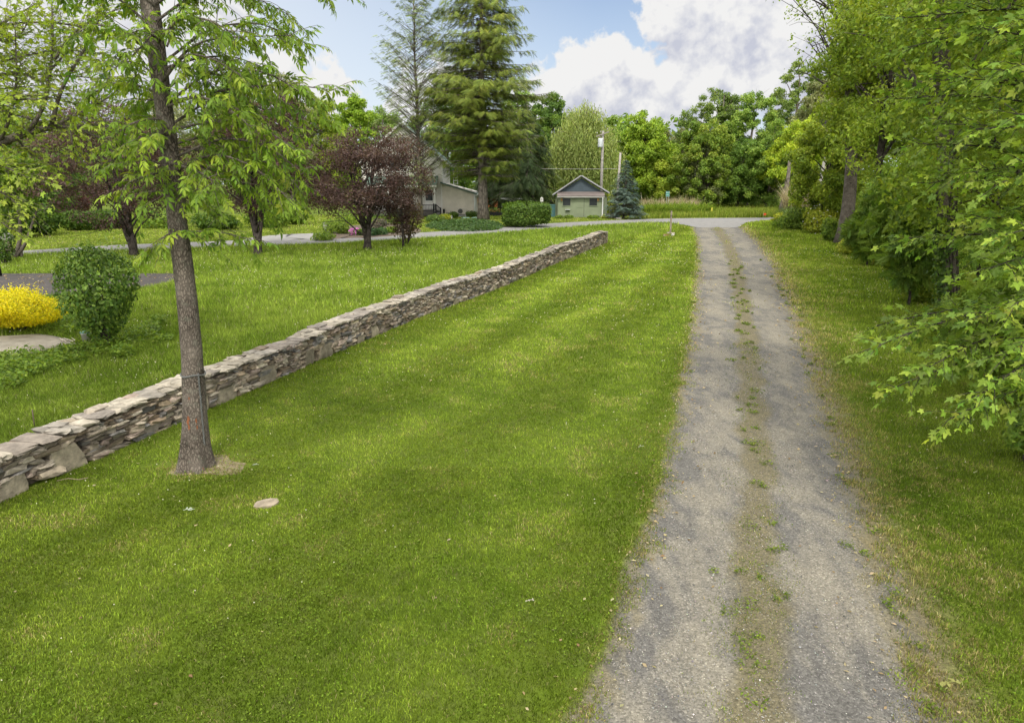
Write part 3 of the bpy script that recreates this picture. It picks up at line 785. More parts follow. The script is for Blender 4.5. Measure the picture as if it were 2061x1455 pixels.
while s < WL - .1:
    seg = min(r.uniform(.55, 1.15), WL - s); Ht = float(WH(s)); z = -.05
    far = np.linalg.norm(wall_pt(s)) > 26
    if r.random() < .42:          # a big upright stone at the foot
        bw = min(seg * .95, r.uniform(.32, .62)); bh = r.uniform(.26, .48); bs = s + seg / 2
        boulders.append((bs, bw, bh)); 
        zz0 = bh - .04
    else: bs = None
    zc = z
    while zc < Ht - .035:
        ch = r.uniform(.038, .115)
        if zc < .10: ch *= 1.35
        ch = min(ch, Ht - zc + .015)
        a = s - r.uniform(0, .12)
        while a < s + seg - .02:
            lw = ch * r.uniform(1.9, 5.2); lw = min(max(lw, .09), .46)
            cs = a + lw / 2
            if bs is not None and abs(cs - bs) < (bw + lw) * .40 and zc < zz0 - ch * .4:
                a += lw; continue
            dep = r.uniform(.18, .27)
            p, ex, ny = wf(min(max(cs, 0), WL), dep / 2 + r.uniform(-.035, .04), zc + ch / 2)
            tilt = r.normal(0, .05); ex2 = ex * math.cos(tilt) + UPZ * math.sin(tilt); ez2 = UPZ * math.cos(tilt) - ex * math.sin(tilt)
            add_stone(body, p, ex2, ny, ez2, np.array([lw * .97, dep, ch * .96]), stone_col(r), r, .13, r.normal(0, .3))
            a += lw
        zc += ch
    s += seg
# back wythe, coarser
s = 0.0
while s < WL:
    z = -.05; lw = r.uniform(.25, .5)
    while z < WH(s) - .03:
        ch = r.uniform(.08, .15); p, ex, ny = wf(min(s + lw / 2, WL), WT - .11 + r.uniform(-.02, .02), z + ch / 2)
        add_stone(body, p, ex, ny, UPZ, np.array([lw * 1.05, .24, ch * 1.05]), stone_col(r), r); z += ch
    s += lw
# end face: squared stones
z = -.05
while z < WH(WL) - .02:
    ch = r.uniform(.07, .14); yb = 0
    while yb < WT - .05:
        lw = r.uniform(.2, .34); p, ex, ny = wf(WL, yb + lw / 2, z + ch / 2)
        add_stone(body, p + ex * .03, ny, -ex, UPZ, np.array([lw, .22, ch * 1.03]), stone_col(r), r); yb += lw
    z += ch
# hearting between the two faces, coloured dark as shade in the gaps
q = [wf(t, WT / 2, 0) for t in np.linspace(.1, WL - .05, 120)]
Vc = []
for (p, ex, ny), t in zip(q, np.linspace(.1, WL - .05, 120)):
    hh = float(WH(t)) - .05
    for o_, zz in ((-.10, -.05), (.10, -.05), (.10, hh), (-.10, hh)): Vc.append(p + ny * o_ + UPZ * zz)
i = np.arange(119)[:, None] * 4; k = np.arange(4)[None]; k2 = (k + 1) % 4
body.add(Vc, np.stack([i + k, i + 4 + k, i + 4 + k2, i + k2], -1).reshape(-1, 4), (.09, .075, .055))
body.build('stonework', M['stone'], wall)
# coping: flat slabs, some right across, some in pairs
s = 0.0
while s < WL - .05:
    lw = r.uniform(.28, .68); Ht = float(WH(s + lw / 2)); th = r.uniform(.05, .085)
    pale = np.array([[.31, .275, .22], [.25, .225, .19], [.20, .175, .15]][r.integers(3)])
    if r.random() < .22:
        p, ex, ny = wf(min(s + lw / 2, WL), WT / 2 + r.normal(0, .02), Ht + th / 2)
        add_stone(cap, p, ex, ny, unit(UPZ + .05 * r.normal(0, 1, 3)), np.array([lw * 1.02, WT + r.uniform(-.02, .1), th]), pale * r.lognormal(0, .14) * [1, .98, .95], r, .09, r.normal(0, .1))
    else:
        split = r.uniform(.38, .6) * WT
        for c0, c1 in ((-.03, split), (split, WT + .03)):
            a = s
            while a < s + lw - .03:
                l2 = min(r.uniform(.14, .42), s + lw - a + .04); hz_ = r.uniform(-.025, .03)
                p, ex, ny = wf(min(a + l2 / 2, WL), (c0 + c1) / 2, Ht + th / 2 + hz_)
                an = r.normal(0, .28); e2 = ex * math.cos(an) + ny * math.sin(an); n2_ = ny * math.cos(an) - ex * math.sin(an)
                add_stone(cap, p, e2, n2_, unit(UPZ + .06 * r.normal(0, 1, 3)), np.array([l2 * 1.03, (c1 - c0) * 1.05, th]), pale * r.lognormal(0, .17), r, .11, r.normal(0, .15))
                a += l2
    s += lw
cap.build('coping_stones', M['stone'], wall)
for bs, bw, bh in boulders:
    b = MB(); p, ex, ny = wf(bs, .10, bh / 2 - .05)
    V = SV.copy(); V[:, 0] *= np.where(V[:, 2] > 0, r.uniform(.6, .95), 1.05); V = V * (1 + r.normal(0, .07, V.shape)); V[:, 1] *= .9
    V = V * np.array([bw * 1.1, .24, bh * 1.12]); V[:, 0] += r.normal(0, .15) * V[:, 2]
    c = np.array([.215, .185, .135]) * r.lognormal(0, .15)
    b.add(p + V[:, 0:1] * ex + V[:, 1:2] * ny + V[:, 2:3] * UPZ, SF, c); b.build('boulder', M['stone'], wall)

# ================================================================== trees
def curve(p0, p1, sag, n=7, rng=None, wob=.04):
    t = np.linspace(0, 1, n)[:, None]; p0 = np.asarray(p0, float); p1 = np.asarray(p1, float)
    L = np.linalg.norm(p1 - p0); P = p0 + (p1 - p0) * t
    P[:, 2] += sag * L * (4 * t * (1 - t))[:, 0]
    if rng is not None and wob:
        w_ = np.cumsum(rng.normal(0, wob * L / math.sqrt(n), (n, 3)), 0); w_ -= t * w_[-1]; w_[0] = 0; P = P + w_
    return P

def puff(rng, C, rc, n, up=.45, squash=.75):
    """leaves of one clump: mostly on its skin, normals pointing out and up"""
    d = unit(rng.normal(0, 1, (n, 3))); rr = rc * rng.random(n) ** .38
    P = C + d * rr[:, None] * [1, 1, squash]; U = unit(d * .8 + [0, 0, up] + rng.normal(0, .55, (n, 3)))
    return P, U

def crown_tree(name, label, base, top, hw, pal, seed, n_clump=60, per=150, leaf=.3, cb=.18, trunk_r=None, lean=(0, 0), rc=(.20, .34), limbs=14,
               shape=.5, tmpl=T_QUAD, bark='bark_far', group=None, bz=None, crown_name='crown', squash=.75, low=0.0, hollow=.55, multi=1, depth=1.0, cat='tree', irregular=.22, tpath=None):
    """broad-leaved tree: tapered trunk, limbs that reach into clumps of leaves spread through an uneven crown"""
    rng = np.random.default_rng(seed)
    base = np.asarray(base, float); Ht = top - base[2]
    root = empty(name, base); tag(root, label, cat, group)
    tr = trunk_r or max(.07, Ht * .022)
    tb = MB(); z0 = Ht * cb; cz = (z0 + Ht) / 2; hz_ = (Ht - z0) / 2
    lx, ly = lean
    nP = 9; tt = np.linspace(0, 1, nP)
    # clump centres in the envelope
    C = []; tries = 0
    bump = unit(rng.normal(0, 1, (7, 3))); bamp = rng.uniform(-irregular, irregular * .7, 7)
    while len(C) < n_clump and tries < n_clump * 30:
        tries += 1
        d = unit(rng.normal(0, 1, 3)); r_ = rng.uniform(hollow, 1.0)
        k = 1 + sum(a * max(0, float(d @ b)) ** 2 for a, b in zip(bamp, bump))
        zrel = d[2] * r_
        wprof = 1 - shape * .45 * zrel if shape > 0 else 1.0
        p = np.array([d[0] * r_ * hw * k * wprof, d[1] * r_ * hw * k * wprof * depth, cz + d[2] * r_ * hz_ * min(k, 1.0)])
        p[:2] += np.array([lx, ly]) * (p[2] / Ht)
        if p[2] < low + .15: continue
        C.append(p)
    C = np.array(C); C[:, 2] = z0 + (C[:, 2] - z0) * (Ht - hw * rc[0] * .6 - z0) / max(.5, C[:, 2].max() - z0)
    cm = MB(); rads = hw * rng.uniform(rc[0], rc[1], len(C)); 
    tops = []
    for m_ in range(multi):
        az = rng.uniform(0, 6.28); sp_ = 0 if multi == 1 else hw * .32
        e = np.array([lx + sp_ * math.cos(az + m_ * 6.28 / multi), ly + sp_ * math.sin(az + m_ * 6.28 / multi) * depth, Ht * (.93 if multi == 1 else .78)])
        P = curve((0, 0, -.15), e, 0, nP, rng, .03)
        if multi > 1: P[:, :2] *= np.linspace(0, 1, nP)[:, None] ** .35
        rad = tr * (1 if multi == 1 else .72) * (1 - .93 * tt) ** .8; rad[0] *= 1.35
        if tpath is not None: P, rad = tpath; P = np.asarray(P, float); ti_ = np.linspace(0, len(P) - 1, nP); rad = np.interp(ti_, np.arange(len(P)), rad); P = np.stack([np.interp(ti_, np.arange(len(P)), P[:, q]) for q in range(3)], -1)
        tb.tube(P, np.maximum(rad, .012), 12 if tpath is not None else 9); tops.append(P)
    order = np.argsort(-C[:, 2])[:]; pick = rng.permutation(len(C))[:limbs]
    for i in pick:
        P = tops[rng.integers(len(tops))]; zt_ = np.clip(C[i, 2] - abs(rng.normal(.25, .12)) * hw - .1 * Ht, .12 * Ht if multi > 1 else z0 * .8, Ht * .85)
        j = np.interp(zt_, P[:, 2], np.arange(nP)); st = np.array([np.interp(j, np.arange(nP), P[:, q]) for q in range(3)])
        r0 = tr * .42 * (1 - .6 * zt_ / Ht); LP = curve(st, C[i], .08, 7, rng, .05)
        tb.tube(LP, np.maximum(np.linspace(r0, r0 * .15, 7), .01), 6)
        for q in range(2):
            k = rng.integers(3, 6); e = LP[k] + rng.normal(0, .3, 3) * hw * [1, depth, .6] + [0, 0, .1 * hw]
            tb.tube(curve(LP[k], e, .06, 5, rng, .05), np.maximum(np.linspace(r0 * .35, r0 * .08, 5), .007), 4)
    tb.build('trunk', M[bark], root)
    Ps = []; Us = []; Wt = []
    for c, q in zip(C, rads):
        n = max(8, int(per * (q / rads.mean()) ** 2 * rng.uniform(.6, 1.25)))
        P, U = puff(rng, c, q, n, squash=squash); Ps.append(P); Us.append(U); Wt.append(np.full(n, rng.normal(0, .17)))
    P = np.concatenate(Ps); U = np.concatenate(Us); wt = np.concatenate(Wt)
    k = P[:, 2] > low + .05; P, U, wt = P[k], U[k], wt[k]
    n = len(P); D = unit(np.cross(U, rng.normal(0, 1, (n, 3))) + [0, 0, -.25])
    col = palette(rng, n, pal, .16, np.clip(rng.random(n) * .7 + .15 + wt, 0, .999))
    cm.leaves(tmpl, P, D, U, leaf * rng.uniform(.7, 1.25, n), col)
    cm.build(crown_name, M['leaf'], root)
    return root

def conifer(name, label, base, top, prof, pal, seed, whorls=40, per=7, droop=.25, up=0.0, spray=.5, n_spray=16, trunk_r=.3, z0=.1, tmpl=T_NEEDLE, hang=.5, bark='bark_far', sparse=1.0, dead=0, group=None, lean=(0, 0), tip_up=.0, rmin=.62, jz=.4):
    """prof: list of (height fraction, radius in metres)"""
    rng = np.random.default_rng(seed); base = np.asarray(base, float); Ht = top - base[2]
    root = empty(name, base); tag(root, label, 'tree', group); tb = MB(); cm = MB()
    P = curve((0, 0, -.2), (lean[0], lean[1], Ht), 0, 14, rng, .006); rad = np.maximum(trunk_r * (1 - .97 * np.linspace(0, 1, 14)), .02); rad[0] *= 1.35
    tb.tube(P, rad, 10)
    pr = np.array(prof); LP_, LD_, LU_, LS_ = [], [], [], []
    for wz in np.linspace(z0, .985, whorls):
        for k in range(per):
            f = np.clip(wz + rng.normal(0, jz / whorls), z0, .99); L = np.interp(f, pr[:, 0], pr[:, 1]) * rng.uniform(rmin, 1.14)
            if rng.random() > sparse: continue
            az = rng.uniform(0, 2 * math.pi); st = np.array([np.interp(f * Ht, P[:, 2], P[:, q]) for q in range(3)])
            o = np.array([math.cos(az), math.sin(az), 0.])
            n = 6; t = np.linspace(0, 1, n)
            zz = L * (up * t - droop * t ** 1.5 + tip_up * t ** 3) + L * rng.normal(0, .05) * t
            BP = st + o * (L * t)[:, None] + np.stack([zz * 0, zz * 0, zz], -1)
            r0 = max(.012, trunk_r * .16 * (1 - f) + .012); tb.tube(BP, np.linspace(r0, r0 * .25, n), 4, cap=False)
            m_ = max(3, int(n_spray * (L / pr[:, 1].max()) ** 1.2 + 2))
            tt = rng.uniform(.18, 1.0, m_) ** .75
            pos = np.stack([np.interp(tt, t, BP[:, q]) for q in range(3)], -1)
            side = np.cross(o, [0, 0, 1.]); sg = rng.choice([-1, 1], m_)
            d = o * rng.uniform(.25, .9, (m_, 1)) + side * (sg * rng.uniform(.2, 1.0, m_))[:, None] + np.array([0, 0, -1.]) * (hang * rng.uniform(.1, 1.3, m_))[:, None]
            pos = pos + side * (sg * rng.uniform(0, .16, m_) * L * (1 - .4 * tt))[:, None]
            LP_.append(pos); LD_.append(unit(d)); LU_.append(unit(rng.normal(0, .35, (m_, 3)) + [0, 0, 1] + o * .35)); LS_.append(spray * rng.uniform(.6, 1.3, m_) * (.55 + .45 * min(1, L / pr[:, 1].mean())))
    for k in range(dead):
        f = rng.uniform(.12, .6); az = rng.uniform(0, 6.28); L = rng.uniform(.5, 1.1) * np.interp(f, pr[:, 0], pr[:, 1]); st = np.array([np.interp(f * Ht, P[:, 2], P[:, q]) for q in range(3)])
        tb.tube(curve(st, st + L * np.array([math.cos(az), math.sin(az), -.15]), .07, 6, rng, .04), np.linspace(.05, .015, 6), 4)
    tb.build('trunk', M[bark], root)
    Pn = np.concatenate(LP_); n = len(Pn); k = Pn[:, 2] > .25
    wz = fbm(Pn[:, 0] * .45 + Pn[:, 1] * .45 + seed, Pn[:, 2] * .45)
    col = palette(rng, n, pal, .16, np.clip(.15 + rng.random(n) * .6 + (wz - .5) * .9, 0, .999))
    cm.leaves(tmpl, Pn[k], np.concatenate(LD_)[k], np.concatenate(LU_)[k], np.concatenate(LS_)[k], col[k])
    cm.build('crown', M['needle'], root); return root

def bush(name, label, base, rx, ry, h, pal, seed, n=2500, leaf=.12, z_c=.5, mat='leaf', tmpl=T_QUAD, cat='shrub', group=None, stems=5, shell=.16, lump=.18, squash_top=1.0, box_=0.0, shoots=0, droop=.2, bottom=0.0, core=True, prof=None):
    rng = np.random.default_rng(seed); base = np.asarray(base, float)
    root = empty(name, base); tag(root, label, cat, group)
    bb = unit(rng.normal(0, 1, (22, 3))); ba = rng.uniform(-lump, lump, 22)
    d = unit(rng.normal(0, 1, (n, 3)))
    if box_ > 0: d2 = np.sign(d) * np.abs(d) ** (1 - box_); d = d2 / (np.abs(d2).max(1, keepdims=True) ** box_ * np.linalg.norm(d2, axis=1, keepdims=True) ** (1 - box_))
    kk = 1 + (np.maximum(d @ bb.T, 0) ** 6 @ ba)
    rr = 1 - np.abs(rng.normal(0, shell, n)); q = rng.random(n) < .25; rr[q] = rng.random(q.sum()) ** .4
    P = d * (rr * kk)[:, None] * [rx, ry, h * (1 - z_c)]; low_ = P[:, 2] < 0; P[low_, 2] *= z_c / (1 - z_c); P[:, 2] += h * z_c
    k = P[:, 2] > bottom + .02; P, d = P[k], d[k]; n = len(P)
    if prof is not None: pf = np.array(prof); P[:, :2] *= np.interp(P[:, 2] / h, pf[:, 0], pf[:, 1])[:, None]
    U = unit(d * .9 + [0, 0, .45] + rng.normal(0, .5, (n, 3))); D = unit(np.cross(U, rng.normal(0, 1, (n, 3))) + np.array([0, 0, -droop]))
    cm = MB(); col = palette(rng, n, pal, .15)
    cm.leaves(tmpl, P, D, U, leaf * rng.uniform(.65, 1.25, n), col)
    if shoots:
        a = rng.uniform(0, 6.28, shoots); rr = rng.uniform(.2, .95, shoots)
        for j in range(shoots):
            p0 = np.array([rx * rr[j] * math.cos(a[j]), ry * rr[j] * math.sin(a[j]), h * (z_c + (1 - z_c) * math.sqrt(max(0, 1 - rr[j] ** 2)) - .05)])
            t = np.linspace(0, 1, 7)[:, None]; q = p0 + t * np.array([math.cos(a[j]) * .06, math.sin(a[j]) * .06, rng.uniform(.08, .2)]) * h
            cm.leaves(tmpl, q, unit(rng.normal(0, 1, (7, 3)) + [0, 0, .2]), unit(rng.normal(0, .4, (7, 3)) + [0, 0, 1]), leaf * .8, palette(rng, 7, pal, .1, np.full(7, .95)))
    cm.build('foliage', M[mat], root)
    sb = MB()
    for j in range(stems):
        a = rng.uniform(0, 6.28); e = np.array([rx * .5 * math.cos(a), ry * .5 * math.sin(a), h * rng.uniform(.5, .8)])
        sb.tube(curve((rng.normal(0, .05), rng.normal(0, .05), -.05), e, .08, 6, rng, .05), np.linspace(.02 + .012 * h, .006, 6), 5)
    if stems: sb.build('stem', M['bark_dark'], root)
    return root
# ------------------------------------------------------------------ near trees, built limb by limb
def leafy_limb(rng, tb, cm, path, r0, pal, tmpl, size, f0=.25, gap=.14, twig=(.35, .75), per=5, droop=.5, spread=.9, up=.15, sides=6, r1=.15, flat=.35, wood=(.1, .09, .08), jit=.15, sag=.05, vert=.12, twig_r=.006):
    path = np.asarray(path, float)
    # smooth the path
    t = np.linspace(0, 1, len(path)); tt = np.linspace(0, 1, 14)
    P = np.stack([np.interp(tt, t, path[:, q]) for q in range(3)], -1)
    for _ in range(2): P[1:-1] = .25 * P[:-2] + .5 * P[1:-1] + .25 * P[2:]
    tb.tube(P, np.linspace(r0, max(r0 * r1, .004), 14), sides, wood)
    Ls = np.concatenate([[0], np.cumsum(np.linalg.norm(np.diff(P, axis=0), axis=1))]); L = Ls[-1]
    s = L * f0; sg = 1
    PP, DD, UU, SS, CC = [], [], [], [], []
    while s <= L:
        p = np.array([np.interp(s, Ls, P[:, q]) for q in range(3)]); i = min(12, int(np.searchsorted(Ls, s))); d = unit(P[min(i + 1, 13)] - P[max(i - 1, 0)])
        side = unit(np.cross(d, [0, 0, 1.])) * sg; sg = -sg
        a = rng.uniform(.25, 1.0) if s < L * .97 else .1
        tl = rng.uniform(*twig) * (1.0 - .35 * s / L)
        td = unit(d * (1.1 - .6 * a) + side * a * spread + np.array([0, 0, up + rng.normal(0, vert)]) + rng.normal(0, .2, 3))
        e = p + td * tl + np.array([0, 0, -droop * .35 * tl])
        TP = curve(p, e, sag, 5, rng, .03); tb.tube(TP, np.linspace(twig_r, twig_r * .4, 5), 3, wood, cap=False)
        tw = rng.normal(0, .13)
        for k in range(per):
            f = (k + .6) / per; q = np.array([np.interp(f * 4, np.arange(5), TP[:, z]) for z in range(3)])
            sd = unit(np.cross(td, [0, 0, 1.])) * (1 if k % 2 else -1)
            dd = unit(td * (.5 + .6 * f) + sd * (1 - .6 * f) * rng.uniform(.5, 1.1) + np.array([0, 0, -droop * rng.uniform(.4, 1.3)]) + rng.normal(0, .18, 3))
            PP.append(q); DD.append(dd); UU.append(unit(np.array([0, 0, 1.]) + rng.normal(0, flat, 3) + dd * .2)); SS.append(size * rng.uniform(.55, 1.3)); CC.append(np.clip(rng.random() * .75 + .1 + tw, 0, .999))
        s += gap * rng.uniform(.6, 1.4)
    n = len(PP)
    if n: cm.leaves(tmpl, PP, DD, UU, SS, palette(rng, n, pal, jit, np.array(CC)))

def path_px(pts, org):
    return np.array([at(px, py, Y) - org for px, py, Y in pts])

# --- the tall tree by the wall
r = np.random.default_rng(77)
B = TREE_B.copy(); YT = B[1]
lt_root = empty('hickory_tree', B); tag(lt_root, 'tall tree with rough grey trunk and drooping bright leaves in the lawn beside the wall', 'tree')
tb = MB(); cm = MB()
tp = path_px([(394, 962, YT), (394, 940, YT), (393.5, 900, YT), (393, 850, YT), (391, 790, YT), (388, 740, YT), (383, 675, YT), (377, 610, YT), (370, 545, YT), (361, 480, YT), (354, 420, YT), (347, 350, YT), (339, 285, YT), (331, 225, YT + .05), (321, 150, YT + .05), (312, 80, YT + .1), (300, 0, YT + .1), (290, -80, YT + .1), (278, -200, YT + .15), (262, -380, YT + .2), (245, -600, YT + .2)], B)
hw_px = [54, 37, 29.5, 26, 23.5, 22, 21.5, 21, 20.5, 20, 19.5, 19, 18, 17.5, 18.5, 19.5, 19, 16, 12, 8, 3]
tr = .93 * np.array(hw_px) / np.array([F / (YT * cp + (H - (B[2] + p[2])) * sp) for p in tp])
n_ = 60; ti = np.linspace(0, len(tp) - 1, n_); TP = np.stack([np.interp(ti, np.arange(len(tp)), tp[:, q]) for q in range(3)], -1); TR = np.interp(ti, np.arange(len(tp)), tr)
for _ in range(2): TP[1:-1] = .25 * TP[:-2] + .5 * TP[1:-1] + .25 * TP[2:]
tb.tube(TP, TR, 28, (.1, .09, .08))
_v = tb.v[-1]; _h = _v[:, 2]; _c = TP[np.repeat(np.arange(n_), 28)]; _a = np.arctan2(_v[:, 1] - _c[:, 1], _v[:, 0] - _c[:, 0])
_w = 1 + .05 * np.sin(_a * 5 + _h * 2) * np.exp(-np.clip(_h, 0, 9) / .35) * 4 + .05 * (fbm(_a * 2.2 + 30, _h * 5) - .5) * 2
tb.v[-1] = _c + (_v - _c) * _w[:, None]
LIMBS = [
    [(333, 152, 0), (378, 118, 0), (423, 103, -.1), (500, 85, -.3), (590, 72, -.4)], [(338, 178, 0), (378, 165, .1), (447, 175, .2), (530, 195, .3), (610, 225, .3)],
    [(345, 205, 0), (488, 198, -.2), (600, 190, -.3), (672, 182, -.3)], [(336, 95, 0), (357, 34, .1), (400, -60, .2)], [(345, 262, 0), (450, 262, -.3), (540, 280, -.5), (598, 305, -.6)],
    [(350, 318, 0), (450, 298, -.3), (540, 310, -.5), (605, 345, -.6)], [(352, 345, 0), (430, 330, -.4), (510, 350, -.6), (575, 395, -.7)], [(348, 292, 0), (420, 295, .4), (500, 310, .7), (545, 340, .8)],
    [(360, 472, 0), (400, 465, -.25), (450, 468, -.35), (492, 480, -.4)], [(359, 470, 0), (338, 470, -.2), (318, 488, -.3), (308, 505, -.3)],
    [(352, 395, 0), (325, 383, -.2), (298, 388, -.3), (285, 400, -.3)], [(352, 392, 0), (372, 380, -.3), (400, 380, -.5), (425, 392, -.6)], [(345, 335, 0), (290, 318, -.15), (245, 318, -.2), (215, 326, -.25)], [(337, 240, 0), (285, 240, -.3), (250, 258, -.4), (222, 280, -.4)],
    [(328, 190, 0), (270, 170, .2), (215, 170, .3), (180, 195, .3)], [(320, 125, 0), (250, 85, -.3), (190, 65, -.4), (140, 75, -.4)], [(315, 65, 0), (240, 20, .2), (170, -10, .3), (110, -10, .3)],
    [(316, 42, 0), (400, 5, .3), (500, 5, .4), (580, 30, .4)], [(312, 10, 0), (420, -40, -.3), (560, -45, -.4), (670, -25, -.4)], [(325, 140, 0), (400, 140, .5), (470, 130, .8), (540, 140, .9)], [(312, 12, 0), (220, -50, -.2), (150, -60, -.3)],
    [(335, 215, 0), (400, 215, -.5), (460, 235, -.8), (510, 260, -1.0)], [(340, 270, 0), (310, 270, -.5), (280, 290, -.8)], [(328, 165, 0), (370, 130, -.5), (430, 135, -.8), (480, 150, -1.0)], [(318, 80, 0), (290, 60, -.5), (250, 70, -.9)], [(318, 85, 0), (360, 60, -.5), (420, 55, -.9), (470, 70, -1.1)],
    [(350, 330, 0), (400, 345, -.5), (440, 370, -.8)], [(330, 180, 0), (290, 130, -.3), (240, 120, -.5), (200, 130, -.6)], [(333, 205, 0), (300, 200, .5), (255, 210, .8)], [(345, 345, 0), (310, 350, -.4), (270, 360, -.6), (240, 385, -.7)],
    [(340, 255, 0), (420, 225, .5), (520, 230, .9), (600, 260, 1.0)], [(335, 210, 0), (430, 160, -.2), (540, 160, -.4), (640, 210, -.5)], [(350, 330, 0), (420, 360, .5), (500, 390, .8), (560, 420, .8)], [(325, 130, 0), (420, 80, .6), (520, 60, .9), (620, 90, 1.0)], [(353, 400, 0), (400, 410, .3), (450, 430, .5)], [(316, 60, 0), (270, 110, -.6), (230, 140, -.9)], [(345, 300, 0), (470, 330, .3), (560, 352, .3), (608, 385, .2)]]
for L in LIMBS:
    small = len(L) <= 4 and abs(L[-1][0] - L[0][0]) < 140
    pth = path_px([(x, y - (26 * math.sin(math.pi * min(1, i_ / (len(L) - 1) * 1.15)) if abs(L[-1][0] - L[0][0]) > 150 else 0), YT + dy * 1.0) for i_, (x, y, dy) in enumerate(L)], B)
    leafy_limb(r, tb, cm, pth, .014 if small else .021, G_HICK, T_HICK, .15, f0=.1 if small else .18, gap=.074, twig=(.25, .8), per=5, droop=.6, spread=.95, up=.08, jit=.18, vert=.5, r1=.2)
for k in range(22):        # the rest of the crown, above the picture
    z = r.uniform(6.6, 10.2); st = np.array([np.interp(z, TP[:, 2], TP[:, q]) for q in range(3)]); a = r.uniform(0, 6.28); Ln = r.uniform(1.2, 2.6) * (1.3 - z / 14)
    e = st + np.array([math.cos(a) * Ln, math.sin(a) * Ln, Ln * .35]); leafy_limb(r, tb, cm, curve(st, e, .05, 6, r), .03, G_HICK, T_HICK, .25, gap=.2, per=4, droop=.75)
tb.build('trunk', M['bark'], lt_root); cm.build('crown', M['leaf'], lt_root)
# scars in the bark
for px, py, w_, h_ in [(389, 838, 3, 10), (392, 851, 2.5, 6), (404, 840, 1.6, 6), (406, 852, 1.6, 5), (391, 795, 1.5, 3), (420, 935, 4, 6), (372, 945, 5, 5)]:
    sb = MB(); c = at(px, py, YT) - B; j = np.argmin(abs(TP[:, 2] - c[2])); rad = TR[j] * (1.0 if py < 900 else 1.1)
    ang0 = math.asin(np.clip((c[0] - TP[j, 0]) / rad, -.95, .95)); k_ = ppm(YT); V = []
    for zz in np.linspace(-h_ / k_, h_ / k_, 6):
        jj = np.argmin(abs(TP[:, 2] - c[2] - zz))
        for da in np.linspace(-w_ / k_ / rad, w_ / k_ / rad, 4):
            e = math.sqrt(max(0, 1 - (zz * k_ / h_) ** 2)) * r.uniform(.6, 1.0); a2 = ang0 + da * e
            V.append(TP[jj] * [1, 1, 0] + [math.sin(a2) * TR[jj] * 1.05, -math.cos(a2) * TR[jj] * 1.05, c[2] + zz])
    i = np.arange(5)[:, None] * 4 + np.arange(3)[None]; sb.add(V, np.stack([i, i + 1, i + 5, i + 4], -1).reshape(-1, 4), (.19, .075, .035), True); sb.build('bark_scar', M['wood'], lt_root)

# chain round the trunk, its end hanging down
def link_ring(b, c, ax, up_, size, col):
    th = np.linspace(0, 2 * math.pi, 8, endpoint=False)
    P = [c + ax * math.cos(t) * size * 1.3 + up_ * math.sin(t) * size for t in th]; P.append(P[0]); b.tube(P, size * .32, 4, col, cap=False)
ch = MB(); zc = (at(388, 748, YT) - B)[2]; jz = np.argmin(abs(TP[:, 2] - zc)); rc_ = TR[jz] * 1.09; steel = (.20, .205, .20)
for k in range(62):
    a = 2 * math.pi * k / 62; c = TP[jz] + np.array([math.sin(a) * rc_, -math.cos(a) * rc_, .012 * math.sin(3 * a)])
    tang = np.array([math.cos(a), math.sin(a), 0]); n_r = np.array([math.sin(a), -math.cos(a), 0])
    link_ring(ch, c, tang, (UPZ if k % 2 else n_r) * .9 + UPZ * .1, .013, steel)
for k in range(52):
    z = zc - .022 * k - .01; j = np.argmin(abs(TP[:, 2] - z)); a = .85 + .003 * k; rr = TR[j] * 1.10
    c = np.array([TP[j, 0] + math.sin(a) * rr, TP[j, 1] - math.cos(a) * rr, z]); link_ring(ch, c, UPZ, np.array([math.cos(a), math.sin(a), 0]) if k % 2 else np.array([math.sin(a), -math.cos(a), 0]), .013, steel)
o = ch.build('chain', M['metal']); o.location = tuple(B); tag(o, 'grey steel chain looped round the tall trunk with one end hanging down', 'chain')

